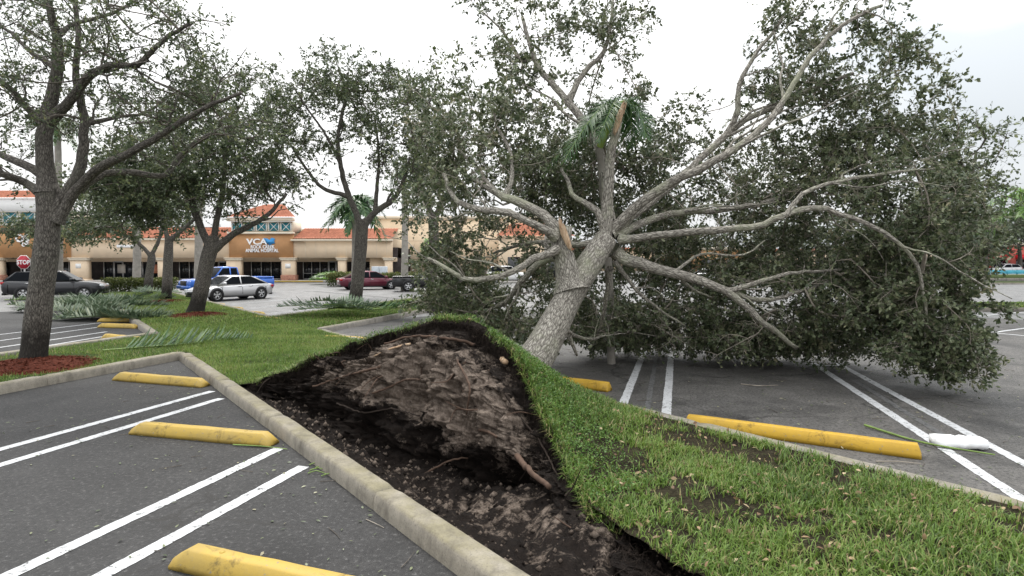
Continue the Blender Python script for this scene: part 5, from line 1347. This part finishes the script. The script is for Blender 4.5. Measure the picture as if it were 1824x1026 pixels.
# ================================================================== vehicles
M_TYRE = plain('tyre_rubber', (.018, .018, .019), .85, .2)
M_RIM = plain('alloy_rim', (.55, .55, .56), .3, .5, .8, var=.05)
M_CARGLASS = plain('car_glass', (.01, .012, .015), .1, .02, var=.2)
M_BLACK = plain('black_trim', (.012, .012, .013), .5, .4)
M_TAIL = plain('tail_lamp', (.4, .01, .015), .2, .5)
M_HEAD = plain('head_lamp', (.7, .72, .75), .1, .6)
M_CHROME = plain('chrome', (.7, .7, .7), .15, .5, 1.0, var=.03)
def car_paint(name, c, met=.3):
    m = Mat(name, .28, .5, met); m.base(m.ramp(m.noise(1.5, 3), [(.3, tuple(x * .93 for x in c)), (.7, c)])); m.b.inputs['Coat Weight'].default_value = .6; m.b.inputs['Coat Roughness'].default_value = .06; return m.m
def wheel(T, x, y, r, w):
    W_ = bpy.data.objects.new('wheel', None); COL.objects.link(W_); W_.parent = T
    s = 1 if y > 0 else -1
    mb = MB(); prof = [(r * .66, -w / 2), (r * .93, -w / 2), (r, -w * .36), (r, w * .36), (r * .93, w / 2), (r * .66, w / 2)]
    n = 24; rows = [[(x + q * math.cos(a), y + dy, r + q * math.sin(a)) for q, dy in prof] for a in np.linspace(0, 2 * PI, n, endpoint=False)]
    rows.append(rows[0]); mb.loft(rows, caps=False); mb.make('tyre', M_TYRE, W_, local=True, smooth=True)
    mb = MB(); yo = y + s * w * .42; yi = y + s * w * .15
    mb.cyl((x, yi - s * .01, r), (x, yi, r), r * .66, r * .66, 20); mb.make('brake_disc', M_BLACK, W_, local=True)
    mb = MB()
    for k in range(5):
        a = k * 2 * PI / 5 + .3
        for da in (-.17, .17):
            c, s_ = math.cos(a + da), math.sin(a + da); t = (-s_ * r * .055, c * r * .055)
            r0, r1 = r * .1, r * .66
            mb.loft([[(x + c * q + t[0] * g, yy, r + s_ * q + t[1] * g) for g, yy in ((-1, yi), (1, yi), (1, yo), (-1, yo))] for q in (r0, r1)])
    mb.cyl((x, yi, r), (x, yo + s * .004, r), r * .15, r * .13, 12)
    rr = [[(x + q * math.cos(a), yy, r + q * math.sin(a)) for q, yy in ((r * .62, yi), (r * .62, yo), (r * .69, yo + s * .006), (r * .69, yi))] for a in np.linspace(0, 2 * PI, 25)]
    mb.loft(rr, caps=False); mb.make('rim', M_RIM, W_, local=True)
    return W_
def car(label, cat, pos, head, L, Wd, H, paintm, kind='sedan', name=None):
    ang = math.atan2(head[1], head[0])
    T = thing(name or {'sedan': 'parked_car', 'suv': 'parked_suv', 'pickup': 'parked_pickup'}[kind], label, cat, (pos[0], pos[1], 0), ang)
    h = L / 2; hw = Wd / 2
    if kind == 'sedan':
        st = [(-1, .4, .56, .78), (-.965, .28, .63, .9), (-.8, .22, .65, .975), (-.45, .2, .645, 1), (0, .2, .625, 1), (.42, .2, .612, 1), (.62, .2, .585, .99), (.8, .22, .53, .965), (.93, .25, .46, .9), (1, .32, .4, .74)]
        gh = [(-.86, .635), (-.5, .91), (-.3, .98), (-.03, 1.0), (.14, .97), (.58, .6)]; r = .345; wx = (-.6 * h, .62 * h); belt = .61
    elif kind == 'suv':
        st = [(-1, .42, .6, .86), (-.96, .3, .66, .95), (-.8, .24, .66, 1), (-.4, .22, .64, 1), (0, .22, .62, 1), (.42, .22, .62, 1), (.66, .22, .6, .99), (.85, .24, .56, .96), (.95, .28, .5, .9), (1, .34, .44, .8)]
        gh = [(-.97, .65), (-.74, .95), (-.2, 1.0), (.1, .98), (.48, .62)]; r = .37; wx = (-.58 * h, .6 * h); belt = .62
    else:
        st = [(-1, .35, .56, .95), (-.99, .28, .58, .98), (-.6, .26, .58, 1), (-.15, .26, .58, 1), (.15, .26, .58, 1), (.45, .26, .585, 1), (.7, .26, .575, .99), (.92, .28, .55, .97), (.985, .3, .5, .94), (1, .36, .44, .9)]
        gh = [(-.16, .58), (-.12, .97), (.1, 1.0), (.22, .98), (.46, .58)]; r = .4; wx = (-.58 * h, .64 * h); belt = .58
    rows = []
    for (fx, zb, zt, k) in st:
        x = fx * h; zb, zt, w = zb * (1.45 / H if kind == 'sedan' else 1) * H * .75, zt * H, hw * k
        zm = zb + (zt - zb) * .45
        half = [(w * .86, zb), (w * .97, zb + .06), (w, zm), (w * .975, zt - (zt - zb) * .16), (w * .92, zt - .03), (w * .8, zt)]
        rows.append([(x, y, z) for y, z in half] + [(x, -y, z) for y, z in half[::-1]])
    MB().loft(rows).make('body', paintm, T, local=True, smooth=True)
    # cabin
    wb, wt = hw * .9, hw * .7
    def wz(z): return wb + (wt - wb) * np.clip((z / H - belt) / (1 - belt), 0, 1)
    crow = []
    for (fx, z) in gh: crow.append((fx * h, z * H))
    mb = MB(); n = len(crow)
    V = [(x, wz(z), z) for x, z in crow] + [(x, -wz(z), z) for x, z in crow]
    mb.add(V, [tuple(range(n))[::-1], tuple(range(n, 2 * n))] + [(k, k + 1, n + k + 1, n + k) for k in range(n - 1)] + [(n - 1, 0, n, 2 * n - 1)])
    cab = mb.make('cabin', paintm, T, local=True)
    def pane(nm, pts, off): MB().add([tuple(np.array(p) + off) for p in pts], [tuple(range(len(pts)))]).make(nm, M_CARGLASS, T, local=True)
    def lerp(a, b, t): return tuple(np.array(a) * (1 - t) + np.array(b) * t)
    for nm, i0, i1 in (('windshield', n - 1, n - 2), ('rear_window', 0, 1)):
        (xa, za), (xb, zb) = crow[i0], crow[i1]; a0, a1 = lerp((xa, za), (xb, zb), .1), lerp((xa, za), (xb, zb), .93)
        sx = 1 if i0 else -1; nv = np.array([abs(zb - za) * sx, 0, abs(xb - xa)]); nv = nv / np.linalg.norm(nv) * .012
        pane(nm, [(a0[0], wz(a0[1]) * .9, a0[1]), (a0[0], -wz(a0[1]) * .9, a0[1]), (a1[0], -wz(a1[1]) * .9, a1[1]), (a1[0], wz(a1[1]) * .9, a1[1])], nv)
    zlo, zhi = belt * H + .035 * H, H * .945
    def xat(z, front):
        seq = [c for c in (crow[::-1] if front else crow)]
        for (x0, z0), (x1, z1) in zip(seq, seq[1:]):
            if z0 <= z <= z1: return x0 + (x1 - x0) * (z - z0) / (z1 - z0 + 1e-9)
        return seq[1][0]
    xm = (xat(zhi, True) + xat(zhi, False)) / 2 + (.05 * h if kind != 'pickup' else 0)
    for s in (1, -1):
        for (nm, xa0, xa1, xb0, xb1) in (('front_window', xat(zlo, True) - .12, xat(zhi, True) - .05, xm + .04, xm + .04), ('rear_side_window', xm - .04, xm - .04, xat(zlo, False) + .14, xat(zhi, False) + .06)):
            pane(nm, [(xa0, s * wz(zlo), zlo), (xa1, s * wz(zhi), zhi), (xb1, s * wz(zhi), zhi), (xb0, s * wz(zlo), zlo)], np.array([0, s * .008, .003]))
        MB().box(xat(zlo, True) - .28, xat(zlo, True) - .1, *sorted((s * hw * .93, s * (hw + .16))), zlo - .02, zlo + .13, .025).make('mirror', paintm, T, local=True)
        for xh in (xm + .12 * h * .6, xm - .3 * h * .8):
            MB().box(xh - .1, xh + .1, *sorted((s * hw * .985, s * (hw * 1.0 + .012))), belt * H * .9, belt * H * .9 + .035).make('door_handle', M_CHROME, T, local=True)
        for xd in (xm, xat(zlo, True) - .05 * h, xat(zlo, False) + .1 * h):
            MB().box(xd - .006, xd + .006, *sorted((s * hw * .96, s * (hw + .003))), H * .26, belt * H * .86).make('door_seam', M_BLACK, T, local=True)
        zl = st[-2][2] * H
        MB().box(h * .9, h * .975, *sorted((s * hw * .52, s * hw * .9)), zl - .12, zl + .01, .02).make('headlight', M_HEAD, T, local=True)
        zt_ = st[1][2] * H
        MB().box(-h * 1.003, -h * .93, *sorted((s * hw * .5, s * hw * .93)), zt_ - .2, zt_ - .06, .02).make('taillight', M_TAIL, T, local=True)
        for x in wx:
            MB().cyl((x, s * (hw * .7), r * 1.02), (x, s * (hw + .004), r * 1.02), r * 1.14, r * 1.14, 24).make('wheel_arch', M_BLACK, T, local=True)
            wheel(T, x, s * (hw - .085), r, .22)
        MB().box(wx[0] + r * 1.15, wx[1] - r * 1.15, *sorted((s * hw * .9, s * (hw * 1.004))), H * .145, H * .19).make('sill', M_BLACK, T, local=True)
    zg = st[-1][2] * H
    MB().box(h * .97, h * 1.005, -hw * .48, hw * .48, zg - (.22 if kind == 'sedan' else .3), zg - .02 if kind != 'pickup' else zg + .12, .02).make('grille', M_BLACK, T, local=True)
    MB().box(h * .93, h * .99, -hw * .7, hw * .7, H * .17, H * .25, .02).make('lower_grille', M_BLACK, T, local=True)
    MB().box(-h * 1.006, -h * .99, -.26, .26, H * .42, H * .5).make('licence_plate', M_WHITE, T, local=True)
    MB().box(-h * 1.0, -h * .93, -hw * .8, hw * .8, H * .17, H * .25, .02).make('rear_bumper_trim', M_BLACK, T, local=True)
    if kind == 'pickup':
        MB().box(-h * .985, -h * .19, -hw * .82, hw * .82, .58 * H, .58 * H + .012).make('bed_floor', M_BLACK, T, local=True)
        for s in (1, -1): MB().box(-h * .99, -h * .18, *sorted((s * hw * .82, s * hw * .97)), .57 * H, .58 * H + .07, .02).make('bed_rail', paintm, T, local=True)
        MB().box(-h * .995, -h * .96, -hw * .82, hw * .82, .57 * H, .58 * H + .07, .01).make('tailgate_top', paintm, T, local=True)
        MB().box(h * .96, h * 1.03, -hw * .95, hw * .95, H * .22, H * .34, .03).make('bumper', M_CHROME if cat == 'dark' else paintm, T, local=True)
    return T
def mid2(a, b): return ((G(*a) + G(*b)) / 2)[:2]
sc_ = SL2
cS = mid2((402, 537), (474, 532)); car('silver four-door sedan parked nose-in beside the leaning dark trunk', 'car', cS - SP2 * 1.1, -sc_ * .9 + np.array([-.25, 0]), 4.5, 1.82, 1.4, car_paint('silver_paint', (.52, .52, .53), .6))
cB = mid2((333, 529), (400, 524)); car('bright blue pickup truck behind the silver sedan', 'pickup truck', cB + sc_ * 1.6 + np.array([-.1, .6]), -sc_ + np.array([-.55, 0]), 5.6, 2.0, 1.85, car_paint('blue_paint', (.02, .13, .55), .3), 'pickup')
cL = mid2((75, 536), (165, 531)); car('dark grey SUV seen from behind beside the stop sign', 'SUV', cL + np.array([-1.1, .7]), np.array([.93, .42]), 4.8, 1.9, 1.66, car_paint('graphite_paint', (.013, .014, .018), .3), 'suv')
cM = mid2((617, 518), (688, 514)); car('maroon four-door sedan beside the shrub bed', 'car', cM + np.array([.0, .8]), np.array([.9, .45]), 4.85, 1.86, 1.46, car_paint('maroon_paint', (.12, .012, .03), .4))
car('black pickup half hidden by the lower left leaves of the fallen crown', 'pickup truck', P(768, 505, 44)[:2], np.array([1.0, .12]), 5.6, 2.0, 1.8, car_paint('black_paint', (.012, .012, .014), .2), 'pickup')
car('white SUV glimpsed through the left branches of the fallen tree', 'SUV', P(905, 500, 62)[:2], np.array([1.0, .1]), 4.8, 1.9, 1.8, car_paint('white_paint_car', (.75, .75, .75), .0), 'suv')
car('white car glimpsed under the heavy right-hand limb', 'car', P(1262, 500, 66)[:2], np.array([.6, .8]), 4.7, 1.85, 1.5, car_paint('white_paint_sedan', (.75, .75, .76), .0))
car('silver SUV parked in front of the red building', 'SUV', P(1790, 490, 112)[:2], np.array([-1.0, .1]), 4.9, 1.95, 1.9, car_paint('silver_paint_suv', (.5, .51, .52), .5), 'suv')
car('pale car beside the far silver SUV at the edge of the picture', 'car', P(1838, 490, 112)[:2], np.array([-1.0, .1]), 4.7, 1.85, 1.5, car_paint('pale_paint', (.6, .62, .65), .3))
